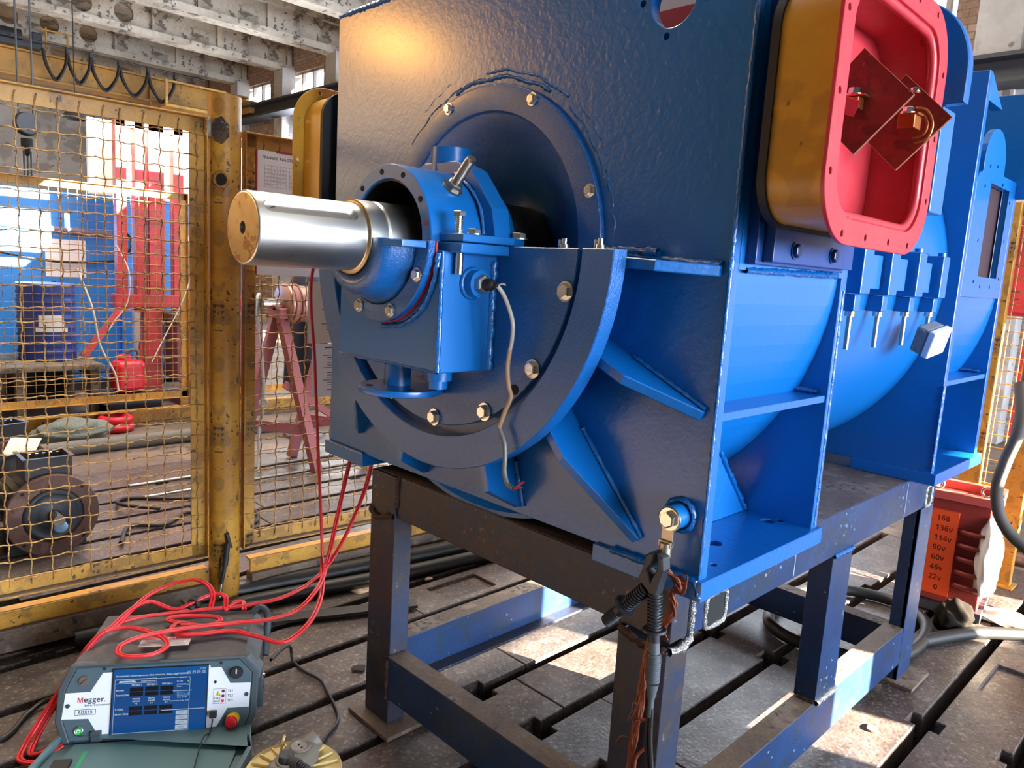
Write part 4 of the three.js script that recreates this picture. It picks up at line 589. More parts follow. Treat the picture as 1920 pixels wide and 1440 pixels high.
twinLead('red twin test lead with a round loop lying on the front edge of the tester', [[-0.86, 1.62, -0.2], [-0.885, 1.3, -0.24], [-0.91, 0.95, -0.245], [-0.93, 0.772, -0.224], [-0.94, 0.687, -0.209], [-0.95, 0.498, -0.173], [-0.94, 0.338, -0.129], [-0.772, 0.33, 0.017], [-0.736, 0.3, 0.109], [-0.762, 0.285, 0.203], [-0.814, 0.28, 0.291], [-0.853, 0.285, 0.4], [-0.88, 0.286, 0.492], [-0.895, 0.284, 0.568], [-0.885, 0.278, 0.625], [-0.852, 0.272, 0.64], [-0.814, 0.27, 0.617], [-0.79, 0.27, 0.556], [-0.81, 0.272, 0.512], [-0.854, 0.276, 0.504], [-0.91, 0.284, 0.53], [-0.989, 0.282, 0.578], [-1.007, 0.278, 0.636], [-0.994, 0.26, 0.676], [-0.986, 0.2, 0.727], [-0.987, 0.1, 0.796], [-0.947, 0.02, 0.872], [-0.888, 0.012, 0.898], [-0.85, 0.012, 0.864], [-0.857, 0.03, 0.795]]);
twinLead('red twin test lead running along the rear of the tester top to its left side', [[-0.86, 1.62, -0.32], [-0.88, 1.3, -0.34], [-0.9, 0.95, -0.335], [-0.92, 0.762, -0.315], [-0.93, 0.654, -0.301], [-0.94, 0.468, -0.227], [-0.94, 0.345, -0.143], [-0.878, 0.32, -0.033], [-0.868, 0.295, 0.09], [-0.916, 0.28, 0.207], [-0.97, 0.277, 0.316], [-1.014, 0.277, 0.426], [-1.048, 0.277, 0.535], [-1.029, 0.275, 0.614], [-1, 0.255, 0.669], [-1.012, 0.19, 0.706], [-0.994, 0.09, 0.78], [-0.962, 0.022, 0.839], [-0.894, 0.012, 0.868], [-0.874, 0.025, 0.803]]);
twinLead('red twin test lead in the highest loop standing up behind the tester', [[-1.002, 0.28, 0.606], [-1.085, 0.29, 0.531], [-1.138, 0.31, 0.444], [-1.129, 0.33, 0.365], [-1.095, 0.34, 0.312], [-1.035, 0.335, 0.289], [-1.002, 0.31, 0.286], [-0.968, 0.272, 0.31]]);
twinLead('red twin test lead in the second, flatter loop behind the tester', [[-0.998, 0.28, 0.631], [-1.09, 0.295, 0.521], [-1.108, 0.295, 0.463], [-1.029, 0.28, 0.403], [-1.013, 0.3, 0.336], [-1.004, 0.31, 0.274], [-0.971, 0.305, 0.255], [-0.936, 0.274, 0.267], [-0.95, 0.285, 0.225], [-0.939, 0.285, 0.206], [-0.9, 0.272, 0.218]]);
twinLead('red twin test lead in the small flat oval on the tester top', [[-0.86, 0.274, 0.38], [-0.98, 0.274, 0.447], [-0.981, 0.277, 0.429], [-0.942, 0.277, 0.364], [-0.888, 0.277, 0.314], [-0.86, 0.277, 0.322], [-0.858, 0.277, 0.363], [-0.91, 0.277, 0.43]]);
tag(obj('velcro_tie', [new THREE.TorusGeometry(0.018, 0.007, 8, 20).scale(1, 1, 1.6).rotateY(0.6).translate(-1.02, 0.285, 0.345), rb(0.09, 0.012, 0.02, -1.035, 0.283, 0.36, 0.005)], blackRubber), 'black strap tying the red leads together on the tester', 'strap');
tag(obj('mains_lead', tube([[-0.735, 0.15, 0.2], [-0.86, 0.1, 0.09], [-0.933, 0.05, 0.02], [-0.925, 0.008, 0.017], [-0.822, 0.008, 0.025], [-0.732, 0.008, 0.011], [-0.641, 0.008, 0.033], [-0.511, 0.008, 0.073], [-0.469, 0.008, 0.106], [-0.43, 0.01, 0.165], [-0.36, 0.02, 0.25]], 0.0055, 90), cableBlack), 'thin black mains lead from the tester across the floor to the cream reel', 'cable');
tag(obj('mains_lead', tube([[-1.3, 0.008, 1.15], [-1.038, 0.008, 0.92], [-1.126, 0.01, 0.833], [-1.155, 0.02, 0.775], [-1.06, 0.06, 0.7]], 0.0085, 50), cableBlack), 'short black lead left of the tester', 'cable');
// cream cable reel with socket block and plug
{
  const t = thing('cable_reel', 'cream plastic cable reel lying flat with a grey socket block on it', 'cable reel', -0.235, 0, 0.385);
  const cream = SM({ color: 0xd6c184, roughness: 0.45, bumpMap: peel, bumpScale: 0.0003 }), greyS = SM({ color: 0x6d675d, roughness: 0.5 });
  obj('drum', [cyl(0.075, 0.075, 0.08, 40, 0, 0.05, 0), cyl(0.128, 0.128, 0.008, 56, 0, 0.006, 0)], cream, t);
  obj('flange', [new THREE.LatheGeometry([[0.03, 0.09], [0.124, 0.09], [0.13, 0.094], [0.131, 0.106], [0.127, 0.108], [0.124, 0.1], [0.03, 0.097], [0.03, 0.09]].map((p) => new THREE.Vector2(...p)), 72)], cream, t);
  for (let i = 0; i < 20; i++) { const a = i / 20 * 6.283; obj('rib', bx(0.08, 0.012, 0.004, 0.083, 0.102, 0).rotateY(a), cream, t); }
  const s = obj('socket_block', [rb(0.085, 0.055, 0.14, 0, 0.128, 0.0, 0.012, 2).rotateY(0.5)], greyS, t);
  obj('spout', [cyl(0.028, 0.034, 0.05, 28).rotateX(-1.1).translate(-0.045, 0.13, -0.075)], greyS, s);
  for (const k of [-1, 1]) { const x = 0.033 * k * Math.sin(0.5), z = 0.033 * k * Math.cos(0.5); obj('socket', [new THREE.TorusGeometry(0.025, 0.004, 8, 32).rotateX(Math.PI / 2).translate(x, 0.157, z)], greyS, s); obj('socket_well', cyl(0.022, 0.022, 0.002, 28, x, 0.1565, z), k < 0 ? chrome : dark, s); }
  for (const dx of [-0.008, 0.008]) obj('contact_hole', cyl(0.003, 0.003, 0.001, 10, dx - 0.016, 0.158, -0.029), dark, s);
  obj('hook', tube([[-0.07, 0.17, -0.01], [-0.074, 0.14, -0.005], [-0.074, 0.118, 0.0], [-0.066, 0.112, 0.006]], 0.004, 16), cream, t);
  tag(obj('mains_plug', [rod([-0.219, 0.163, 0.414], [-0.17, 0.168, 0.405], 0.014, 18), ...[0, 1, 2, 3].map((k) => rod([-0.166 + k * 0.008, 0.168, 0.404 - k * 0.002], [-0.162 + k * 0.008, 0.168, 0.403 - k * 0.002], 0.011, 16)), rod([-0.17, 0.168, 0.405], [-0.13, 0.168, 0.396], 0.008, 12), cyl(0.02, 0.02, 0.022, 24, -0.219, 0.166, 0.414), tube([[-0.135, 0.168, 0.397], [-0.09, 0.15, 0.4], [-0.03, 0.06, 0.44], [0.02, 0.01, 0.5], [0.1, 0.008, 0.62]], 0.006, 40)], SM({ color: 0x2b2d31, roughness: 0.5 })), 'black mains plug and lead pushed into the socket on the cream reel', 'plug');
}
// thin thermocouple wire from the sensor, taped and bent, ending in stripped red cores
{
  const t = thing('sensor_wire', 'thin grey sensor wire hanging from the bearing box over the blue half ring', 'wire');
  const grey = SM({ color: 0xb4aca0, roughness: 0.45 }), tan = SM({ color: 0xa98a6c, roughness: 0.5 });
  obj('sheath', tube([[0.292, 1.466, 0.21], [0.3, 1.45, 0.2], [0.318, 1.41, 0.192], [0.323, 1.385, 0.188], [0.316, 1.345, 0.182], [0.31, 1.33, 0.18]], 0.0046, 40), grey, t);
  obj('sheath', tube([[0.31, 1.33, 0.18], [0.304, 1.289, 0.178], [0.31, 1.245, 0.176], [0.317, 1.228, 0.175], [0.3, 1.19, 0.174], [0.284, 1.15, 0.174]], 0.0052, 40), tan, t);
  obj('sheath', tube([[0.284, 1.15, 0.174], [0.303, 1.12, 0.174], [0.311, 1.08, 0.176], [0.313, 1.055, 0.178], [0.33, 1.03, 0.182], [0.353, 1.026, 0.185]], 0.0052, 40), SM({ color: 0x6a6864, roughness: 0.45 }), t);
  obj('core', [tube([[0.353, 1.026, 0.185], [0.366, 1.036, 0.186], [0.378, 1.046, 0.188], [0.388, 1.051, 0.19]], 0.0024, 16), tube([[0.353, 1.026, 0.185], [0.37, 1.033, 0.187], [0.384, 1.037, 0.188]], 0.002, 16)], SM({ color: 0xb8373a, roughness: 0.5 }), t);
  obj('core', [tube([[0.288, 1.466, 0.21], [0.3, 1.472, 0.205], [0.309, 1.47, 0.203]], 0.0018, 12)], SM({ color: 0xc8beb0, roughness: 0.5 }), t);
}
// earthing: lug and frayed copper braid on the boss, black spring clamp with two leads
{
  const t = thing('earth_strap', 'frayed copper earthing braid bolted to the blue foot and hanging down the stand leg', 'earthing strap');
  const R = rng(5);
  obj('lug', [new THREE.CylinderGeometry(0.026, 0.026, 0.003, 28).rotateX(Math.PI / 2).translate(0.669, 1.02, 0.0485), bx(0.026, 0.045, 0.003, 0.668, 0.982, 0.05), cyl(0.013, 0.013, 0.03, 18, 0.667, 0.955, 0.052), bx(0.028, 0.012, 0.012, 0.667, 0.968, 0.051)], brassy, t);
  const path = [[0.667, 0.945, 0.052], [0.664, 0.925, 0.046], [0.668, 0.905, 0.035], [0.685, 0.89, 0.026], [0.69, 0.87, 0.022], [0.672, 0.855, 0.02], [0.678, 0.835, 0.018], [0.668, 0.8, 0.006], [0.645, 0.76, 0.002], [0.62, 0.714, 0], [0.613, 0.649, 0], [0.608, 0.557, 0], [0.601, 0.476, 0], [0.596, 0.408, 0], [0.588, 0.32, 0], [0.6, 0.25, 0.004]];
  const g = []; for (let k = 0; k < 12; k++) { const a0 = k / 12 * 6.28; g.push(tube(path.map((p, i) => { const a = a0 + i * 1.7, s = 0.0065 + 0.004 * R(); return [p[0] + s * Math.cos(a), p[1], p[2] + Math.abs(s * 0.8 * Math.sin(a)) - 0.001]; }), 0.0022, 110, 5)); }
  for (let k = 0; k < 15; k++) { const i = 8 + Math.floor(R() * 7), p = path[i], d = (R() - 0.5) * 0.09, e = (R() - 0.5) * 0.06; g.push(tube([[p[0], p[1], p[2] + 0.004], [p[0] + d * 0.6, p[1] + e, p[2] + 0.012], [p[0] + d, p[1] + e - 0.03 * R(), p[2] + 0.008]], 0.0009, 14, 4)); }
  for (let k = 0; k < 9; k++) g.push(tube([[0.69, 0.9, 0.03], [0.705 + 0.01 * R(), 0.885 + 0.03 * R(), 0.035], [0.7 + 0.012 * R(), 0.87, 0.036], [0.685, 0.885 - 0.02 * R(), 0.034]], 0.0013, 16, 4));
  g.push(tube([[0.605, 0.52, 0.004], [0.635, 0.54, 0.01], [0.648, 0.52, 0.01], [0.64, 0.48, 0.008], [0.615, 0.44, 0.006], [0.612, 0.38, 0.006]], 0.0035, 30, 6));
  obj('braid', g, SM({ color: 0x8e4e38, roughness: 0.55, metalness: 0.5 }), t);
}
{
  const t = thing('spring_clamp', 'black spring clamp gripping the copper earthing braid', 'clamp'), m = SM({ color: 0x24262a, roughness: 0.4, bumpMap: peel, bumpScale: 0.0003 }), Z = 0.075;
  const jaw = (pts, d, z) => ex(shp(pts), d, 0.003).translate(0, 0, z);
  obj('jaw', jaw([[0.657, 0.955], [0.666, 0.952], [0.662, 0.93], [0.652, 0.915], [0.668, 0.885], [0.662, 0.868], [0.632, 0.89], [0.643, 0.92], [0.645, 0.945]], 0.03, Z - 0.015), m, t);
  obj('jaw', jaw([[0.672, 0.955], [0.686, 0.95], [0.69, 0.925], [0.682, 0.895], [0.677, 0.865], [0.658, 0.868], [0.664, 0.9], [0.676, 0.925], [0.675, 0.945]], 0.03, Z - 0.015), m, t);
  const arm = (a, b, c, n) => { const A = V(...a), Bq = V(...b), g = [rod(a, b, 0.0125, 16)]; for (let i = 0; i < n; i++) { const p = A.clone().lerp(Bq, (i + 0.5) / n); g.push(place(new THREE.TorusGeometry(0.0138, 0.0022, 6, 20), p.toArray(), Bq.clone().sub(A).toArray())); } g.push(place(new THREE.CylinderGeometry(0.026, 0.024, 0.004, 24).rotateX(Math.PI / 2), b, Bq.clone().sub(A).toArray())); g.push(rod(b, c, 0.0125, 16)); return g; };
  obj('handle', arm([0.648, 0.872, Z], [0.598, 0.814, Z], [0.553, 0.762, Z], 10), m, t); obj('handle', arm([0.668, 0.868, Z], [0.674, 0.79, Z], [0.676, 0.765, Z], 11), m, t);
  obj('grip', [0, 1, 2, 3, 4, 5, 6, 7, 8, 9].map((i) => place(new THREE.TorusGeometry(0.0128, 0.0014, 6, 20), [0.578 - i * 0.0028, 0.791 - i * 0.0033, Z], [-0.65, -0.76, 0])), m, t);
  obj('strain_relief', [rod([0.676, 0.765, Z], [0.679, 0.74, Z], 0.0115, 16), rod([0.679, 0.74, Z], [0.681, 0.68, Z], 0.0135, 16), ...[...Array(14)].map((_, i) => place(new THREE.TorusGeometry(0.0137, 0.0014, 6, 20), [0.6795 + i * 0.0001, 0.735 - i * 0.0042, Z], [0, 1, 0])), place(new THREE.CylinderGeometry(0.0135, 0.0065, 0.04, 16).rotateX(Math.PI / 2), [0.6815, 0.655, Z], [0, 1, 0]), rod([0.6815, 0.66, Z], [0.683, 0.6, Z], 0.0062, 12)], SM({ color: 0x4d545a, roughness: 0.45 }), t);
  for (const s of [-1, 1]) obj('lead', tube([[0.682 + s * 0.003, 0.62, Z], [0.684 + s * 0.005, 0.55, Z], [0.694 + s * 0.005, 0.47, Z - 0.004], [0.7 + s * 0.007, 0.38, Z - 0.01], [0.7 + s * 0.01, 0.2, Z], [0.72 + s * 0.015, 0.012, Z + 0.05], [0.9 + s * 0.02, 0.008, 0.4]], 0.0046, 60), cableBlack, t);
}

// ---------------------------------------------------------------- between the fences: old motors, stand with a coil, things on the floor
{
  const make = (label, body, flange) => {
    const t = thing('old_motor', label, 'motor', -2.5, 0, 0.43, 0, 'old motors on the floor behind the fence');
    const g = []; for (let i = 0; i < 26; i++) { const a = i / 26 * 6.283; g.push(bx(0.36, 0.03, 0.006, -0.27, 0.165, 0).translate(0, 0, 0).applyMatrix4(new THREE.Matrix4().makeRotationX(a))); }
    obj('housing', [cylX(0.155, -0.46, -0.06, 40, 0.205, 0), ...g.map((q) => q.translate(0, 0.205, 0))], body, t);
    obj('flange', exX(hole(shp([...Array(48)].map((_, i) => [0.2 * Math.cos(i / 48 * 6.283), 0.206 + 0.2 * Math.sin(i / 48 * 6.283)])), circ(0, 0.206, 0.13)), -0.03, 0, 0.003), flange, t);
    for (const a of [45, 135, 225, 315]) obj('flange_hole', cylX(0.008, -0.001, 0.0012, 14, 0.206 + 0.178 * Math.sin(rad(a)), 0.178 * Math.cos(rad(a))), dark, t);
    const sh = obj('end_shield', new THREE.LatheGeometry([[0.03, 0.012], [0.06, 0.012], [0.065, 0], [0.1, -0.006], [0.105, 0.004], [0.125, 0.004], [0.131, -0.02]].map((p) => new THREE.Vector2(...p)), 48).rotateZ(-Math.PI / 2).translate(0, 0.206, 0), greySteel, t);
    obj('shaft', [cylX(0.026, 0, 0.1, 28, 0.206, 0), bx(0.06, 0.008, 0.01, 0.06, 0.234, 0)], zincDull, t);
    const b = obj('terminal_base', [span(-0.24, -0.06, 0.37, 0.385, -0.1, 0.1), span(-0.24, -0.06, 0.385, 0.48, -0.1, -0.092, 0), span(-0.24, -0.06, 0.385, 0.48, 0.092, 0.1, 0), span(-0.24, -0.232, 0.385, 0.48, -0.1, 0.1, 0), span(-0.068, -0.06, 0.385, 0.48, -0.1, 0.1, 0), span(-0.25, -0.05, 0.476, 0.482, 0.092, 0.11, 0), span(-0.25, -0.05, 0.476, 0.482, -0.11, -0.092, 0), span(-0.066, -0.045, 0.476, 0.482, -0.1, 0.1, 0)], SM({ color: 0x34363a, roughness: 0.5 }), t);
    for (let k = 0; k < 5; k++) obj('terminal_post', cyl(0.006, 0.006, 0.07, 10, -0.15, 0.45, -0.06 + k * 0.03), chrome, b);
    for (const k of [-0.125, 0.125]) obj('foot', span(-0.4, -0.12, 0.001, 0.06, k - 0.045, k + 0.045), body, t);
    return t;
  };
  const dullFlange = rustBrown;
  const m = make('old electric motor behind the fence, nearer one, with a round brown flange and bare shaft', greySteel, dullFlange);
  const m2 = copyOf(m, 'old motor standing behind the nearer one, under a sheet of white paper', -3.36, 0, 0.42, 0.25);
  tag(obj('paper_sheet', [new THREE.PlaneGeometry(0.15, 0.11).rotateX(-0.9).rotateY(0.9).translate(-2.9, 0.47, 0.47)], paper), 'white sheet of paper on the old motor behind the fence', 'paper');
  tag(obj('rag', [new THREE.SphereGeometry(0.028, 14, 10).scale(0.5, 1, 1.1).translate(-2.42, 0.17, 0.42), rod([-2.42, 0.19, 0.42], [-2.41, 0.22, 0.42], 0.006)], SM({ color: 0x7fa6c8, roughness: 0.8 })), 'light blue rag stuck on the shaft of the old motor', 'rag');
  tag(obj('blue_cylinder', [new THREE.LatheGeometry([[0, 0], [0.1, 0], [0.11, 0.02], [0.11, 0.62], [0.09, 0.7], [0.05, 0.74], [0, 0.74]].map((p) => new THREE.Vector2(...p)), 32).translate(-2.78, 0.001, 0.735)], SM({ color: 0x1c3f7a, roughness: 0.4 })), 'dark blue gas cylinder at the left edge behind the fence', 'gas cylinder');
}
tag(obj('floor_pipe', [rod([-4.42, 0.055, 1.4], [-4.5, 0.055, -3], 0.05, 16)], SM({ color: 0x6c675f, roughness: 0.7, bumpMap: gritBump, bumpScale: 0.004 })), 'grey pipe lying along the foot of the far fence', 'pipe');
function lumpy(name, label, cat, x, y, z, sx, sy, sz, mat, seed) { const g0 = new THREE.IcosahedronGeometry(1, 5); g0.deleteAttribute('uv'); g0.deleteAttribute('normal'); const g = mergeVertices(g0), p = g.attributes.position; for (let i = 0; i < p.count; i++) { const a = p.getX(i), b = p.getY(i), c = p.getZ(i), k = 1 + 0.14 * Math.sin(a * 5 + seed) * Math.cos(c * 6 + seed * 2) + 0.08 * Math.sin(b * 9 + a * 7 + seed); p.setXYZ(i, a * k * sx, Math.max(-sy * 0.8, b * k * sy), c * k * sz); } g.computeVertexNormals(); g.translate(x, y + sy * 0.8 + 0.002, z); return tag(obj(name, g, mat), label, cat); }
lumpy('sack', 'crumpled grey green sack on the floor behind the far kerb', 'sack', -4.86, 0, -0.25, 0.14, 0.1, 0.26, SM({ color: 0x6d736c, roughness: 0.8, bumpMap: gritBump, bumpScale: 0.01 }), 3);
for (const [i, [z0, z1, x, zs]] of [[-0.2, -2.2, -3.43, -0.62], [-0.2, -2.2, -3.15, -0.72]].entries()) { const t = thing('clamping_rod', ['steel rod with a dark sleeve lying along the far floor slot', 'steel rod with a dark sleeve lying along the nearer floor slot'][i], 'rod'); obj('rod', rod([x, 0.016, z0], [x - 0.04, 0.016, z1], 0.009, 10), zincDull, t); obj('sleeve', rod([x - 0.008, 0.022, zs], [x - 0.014, 0.022, zs - 0.16], 0.02, 12), blackRubber, t); }
tag(obj('floor_cable', tube([[-2.45, 0.02, 0.15], [-2.7, 0.012, 0.02], [-2.62, 0.012, -0.12], [-2.75, 0.012, -0.3], [-2.5, 0.012, -0.38], [-2.38, 0.012, -0.52], [-2.55, 0.012, -0.62], [-2.9, 0.012, -0.55], [-3.05, 0.012, -0.32], [-3.2, 0.012, -0.1], [-3.02, 0.04, -0.02], [-2.9, 0.012, -0.2]], 0.011, 120), SM({ color: 0x2c2624, roughness: 0.6 })), 'dark cable looped on the floor bed behind the fence', 'cable');
{ // faded red trestle carrying a wound coil on a shaft
  const t = thing('coil_trestle', 'faded red A-shaped trestle behind the papers carrying a copper wound rotor', 'trestle', -3.42, 0, -1.2), w = [-0.04, 0, -0.5];
  for (const dz of [0, -0.42]) { obj('leg', bar([-0.03, 1.1, dz], [-0.2, 0.005, dz + 0.2], 0.05, 0.07), pinkPaint, t); obj('leg', bar([0.03, 1.1, dz], [0.28, 0.005, dz - 0.16], 0.05, 0.07), pinkPaint, t); obj('cross_bar', bar([-0.16, 0.3, dz + 0.13], [0.2, 0.3, dz - 0.11], 0.04, 0.07), pinkPaint, t); obj('head_block', span(-0.09, 0.09, 1.08, 1.15, dz - 0.04, dz + 0.04), pinkPaint, t); }
  obj('side_bar', bar([0.1, 0.62, 0], [0.1, 0.35, -0.4], 0.04, 0.05), pinkPaint, t);
  obj('coil', [new THREE.LatheGeometry([[0.02, 0.3], [0.13, 0.3], [0.14, 0.28], [0.14, 0.22], [0.12, 0.2], [0.128, 0.19], [0.128, -0.04], [0.12, -0.06], [0.02, -0.06]].map((p) => new THREE.Vector2(...p)), 48).rotateX(Math.PI / 2).translate(0, 1.18, -0.32)], SM({ color: 0xb08a80, roughness: 0.35, metalness: 0.6 }), t);
  obj('coil_band', [new THREE.TorusGeometry(0.139, 0.008, 8, 48).translate(0, 1.18, -0.06), new THREE.TorusGeometry(0.139, 0.008, 8, 48).translate(0, 1.18, -0.11), new THREE.TorusGeometry(0.128, 0.006, 8, 48).translate(0, 1.18, -0.34)], SM({ color: 0x8c4046, roughness: 0.4 }), t);
  obj('shaft', [cylZ(0.036, -0.7, 0.13, 24, 0, 1.18), cylZ(0.045, 0.0, 0.04, 24, 0, 1.18)], chrome, t);
}
tag(obj('grey_cable', [tube([[-3.3, 0.05, -0.92], [-3.36, 0.4, -0.95], [-3.38, 0.8, -0.98], [-3.36, 1.1, -0.99], [-3.38, 1.225, -1.02], [-3.42, 1.24, -1.05], [-3.46, 1.1, -1.06], [-3.4, 0.85, -1.06], [-3.36, 0.6, -1.06], [-3.36, 0.52, -1.06]], 0.012, 80), new THREE.TorusGeometry(0.026, 0.009, 8, 20).rotateY(1.2).translate(-3.36, 0.49, -1.06), tube([[-3.36, 0.46, -1.06], [-3.4, 0.3, -1.05], [-3.36, 0.1, -1.03], [-3.3, 0.012, -1.0]], 0.011, 30)], SM({ color: 0xa3a5a6, roughness: 0.5 })), 'grey cable with an eyelet hung over the trestle shaft', 'cable');
{ // dark navy work coat on a stand
  const g = new THREE.CylinderGeometry(0.17, 0.2, 1.0, 40, 20, true), p = g.attributes.position; for (let i = 0; i < p.count; i++) { const a = Math.atan2(p.getZ(i), p.getX(i)), y = p.getY(i), k = 1 + 0.12 * Math.sin(a * 7 + y * 3) * (0.6 - y) + (y > 0.38 ? -(y - 0.38) * 3.5 : 0); p.setX(i, p.getX(i) * k); p.setZ(i, p.getZ(i) * k * 0.75); } g.computeVertexNormals();
  const t = thing('hanging_coat', 'dark navy work coat hanging behind the trestle', 'coat', -4.2, 0, -1.85); obj('cloth', g.translate(0, 0.92, 0), SM({ color: 0x1b2436, roughness: 0.85, side: THREE.DoubleSide }), t); obj('stand', [rod([0, 0.01, 0], [0, 1.42, 0], 0.018), cyl(0.16, 0.18, 0.02, 24, 0, 0.011, 0)], greySteel, t); obj('sleeve', tube([[0.12, 1.3, 0.02], [0.19, 1.1, 0.04], [0.2, 0.8, 0.05], [0.19, 0.66, 0.05]], 0.055, 24, 12), SM({ color: 0x222d42, roughness: 0.85 }), t);
}
// papers hung on the fence
{
  const sched = canvasTex(1024, 1400, (g, w, h) => { g.fillStyle = '#f3f4f6'; g.fillRect(0, 0, w, h); g.fillStyle = '#3a3f48'; g.font = 'bold 46px sans-serif'; g.fillText('ГРАФИК  РАБОТЫ', 60, 90); g.font = '26px sans-serif'; g.strokeStyle = '#8a94a2'; g.lineWidth = 3; for (let r = 0; r < 4; r++) for (let c = 0; c < 3; c++) { const x = 90 + c * 300, y = 160 + r * 300; for (let k = 0; k <= 6; k++) { g.beginPath(); g.moveTo(x, y + k * 40); g.lineTo(x + 264, y + k * 40); g.stroke(); } for (let k = 0; k <= 7; k++) { g.beginPath(); g.moveTo(x + k * 37.7, y); g.lineTo(x + k * 37.7, y + 240); g.stroke(); } g.fillStyle = '#5f6875'; for (let i = 0; i < 31; i++) g.fillText(String(i + 1), x + 4 + (i % 7) * 37.7, y + 72 + Math.floor(i / 7) * 40 - 10); } });
  const text = (bg, n, seed) => canvasTex(512, 724, (g, w, h) => { const R = rng(seed); g.fillStyle = bg; g.fillRect(0, 0, w, h); g.fillStyle = '#35312c'; g.fillRect(190, 40, 150, 18); for (let i = 0; i < n; i++) { if (i % 7 === 6) continue; g.fillRect(w * 0.45 - 60 * (i % 5 === 0), 150 + i * 34, 140 + 120 * R(), 9); } });
  const turn = FA, pt = (z) => -1.512 + 0.049 * -(z + 0.048) * -1;
  const mk = (n, label, z, y, w, h, map, off) => { const t = thing(n, label, 'notice', -1.512 - 0.049 * (z + 0.048) + off, y, z, turn); obj('sheet', sheet(w, h), SM({ map, roughness: 0.8, side: THREE.DoubleSide }), t, true); return t; };
  const a = mk('notice_board', 'white calendar schedule sheet on the mesh fence above the shaft', -0.28, 1.675, 0.36, 0.5, sched, 0.022); obj('clip_rail', [span(-0.1, 0.18, 0.247, 0.255, -0.004, 0.006, 0.001), span(-0.186, -0.18, -0.25, 0.25, -0.004, 0.004, 0.001)], SM({ color: 0x9c3036, roughness: 0.5 }), a);
  mk('notice_sheet', 'tan notice sheet hanging on the mesh fence beside the motor', -0.43, 1.27, 0.2, 0.27, text('#cfc3ae', 14, 4), 0.024);
  mk('notice_sheet', 'white notice sheet lower on the mesh fence beside the motor', -0.44, 1.01, 0.17, 0.24, text('#dcdad4', 15, 9), 0.02);
}
// ---------------------------------------------------------------- beyond the far fence
{
  const t = thing('plank_bench', 'low bench of weathered planks under the blue drum', 'bench', -6.2, 0, -0.3), plank = SM({ color: 0xffffff, map: worn(512, 0.6, [128, 116, 100], [104, 94, 82], [66, 58, 50], 0.64, [90, 82, 72], 0.55, 22), roughness: 0.85 });
  for (let k = 0; k < 5; k++) obj('plank', rb(0.19, 0.045, 1.45 - 0.06 * (k % 2), -0.4 + k * 0.2, 0.45, 0.28 + 0.02 * (k % 3), 0.006), plank, t);
  for (const z of [-0.36, 0.2, 0.8]) obj('trestle', [span(-0.45, 0.45, 0.36, 0.425, z - 0.04, z + 0.04), span(-0.42, -0.35, 0.001, 0.36, z - 0.035, z + 0.035), span(0.35, 0.42, 0.001, 0.36, z - 0.035, z + 0.035)], plank, t);
  obj('shade_sheet', span(-0.47, -0.45, 0.02, 0.36, -0.42, 0.9, 0), dark, t);  // near-black sheet paints the shade beneath the planks
  const d = thing('steel_drum', 'dark blue ribbed steel drum with a torn white label on the bench', 'drum', -6.2, 0.474, -0.4), R = 0.225, prof = [[0, 0], [R, 0], [R + 0.008, 0.008], [R, 0.02]]; for (let k = 1; k < 9; k++) prof.push([R, k * 0.075 - 0.02], [R + 0.01, k * 0.075], [R, k * 0.075 + 0.02]); prof.push([R + 0.006, 0.67], [R, 0.68], [R - 0.015, 0.672], [0, 0.67]);
  obj('shell', new THREE.LatheGeometry(prof.map((p) => new THREE.Vector2(Math.max(p[0], 1e-5), p[1])), 56), SM({ color: 0xffffff, map: worn(512, 0.6, [30, 62, 140], [24, 50, 118], [60, 48, 60], 0.64, [44, 58, 110], 0.55, 12), roughness: 0.4 }), d);
  obj('label', [new THREE.CylinderGeometry(R + 0.0105, R + 0.0105, 0.1, 16, 1, true, rad(62), rad(48)).translate(0, 0.36, 0), new THREE.CylinderGeometry(R + 0.011, R + 0.011, 0.035, 16, 1, true, rad(56), rad(62)).translate(0, 0.28, 0)], SM({ color: 0xc9c8c4, roughness: 0.7, side: THREE.DoubleSide }), d);
  tag(obj('wooden_crate', [span(-6.5, -6.1, 0.475, 0.8, 0.02, 0.5, 0.006), ...[0, 1, 2, 3].map((k) => span(-6.098, -6.085, 0.48 + k * 0.08, 0.55 + k * 0.08, 0.02, 0.5, 0.003))], SM({ color: 0x8a765c, roughness: 0.8 })), 'brown wooden crate on the bench left of the blue drum', 'crate');
}
const skyBlue = SM({ color: 0x2f86d8, roughness: 0.45 });
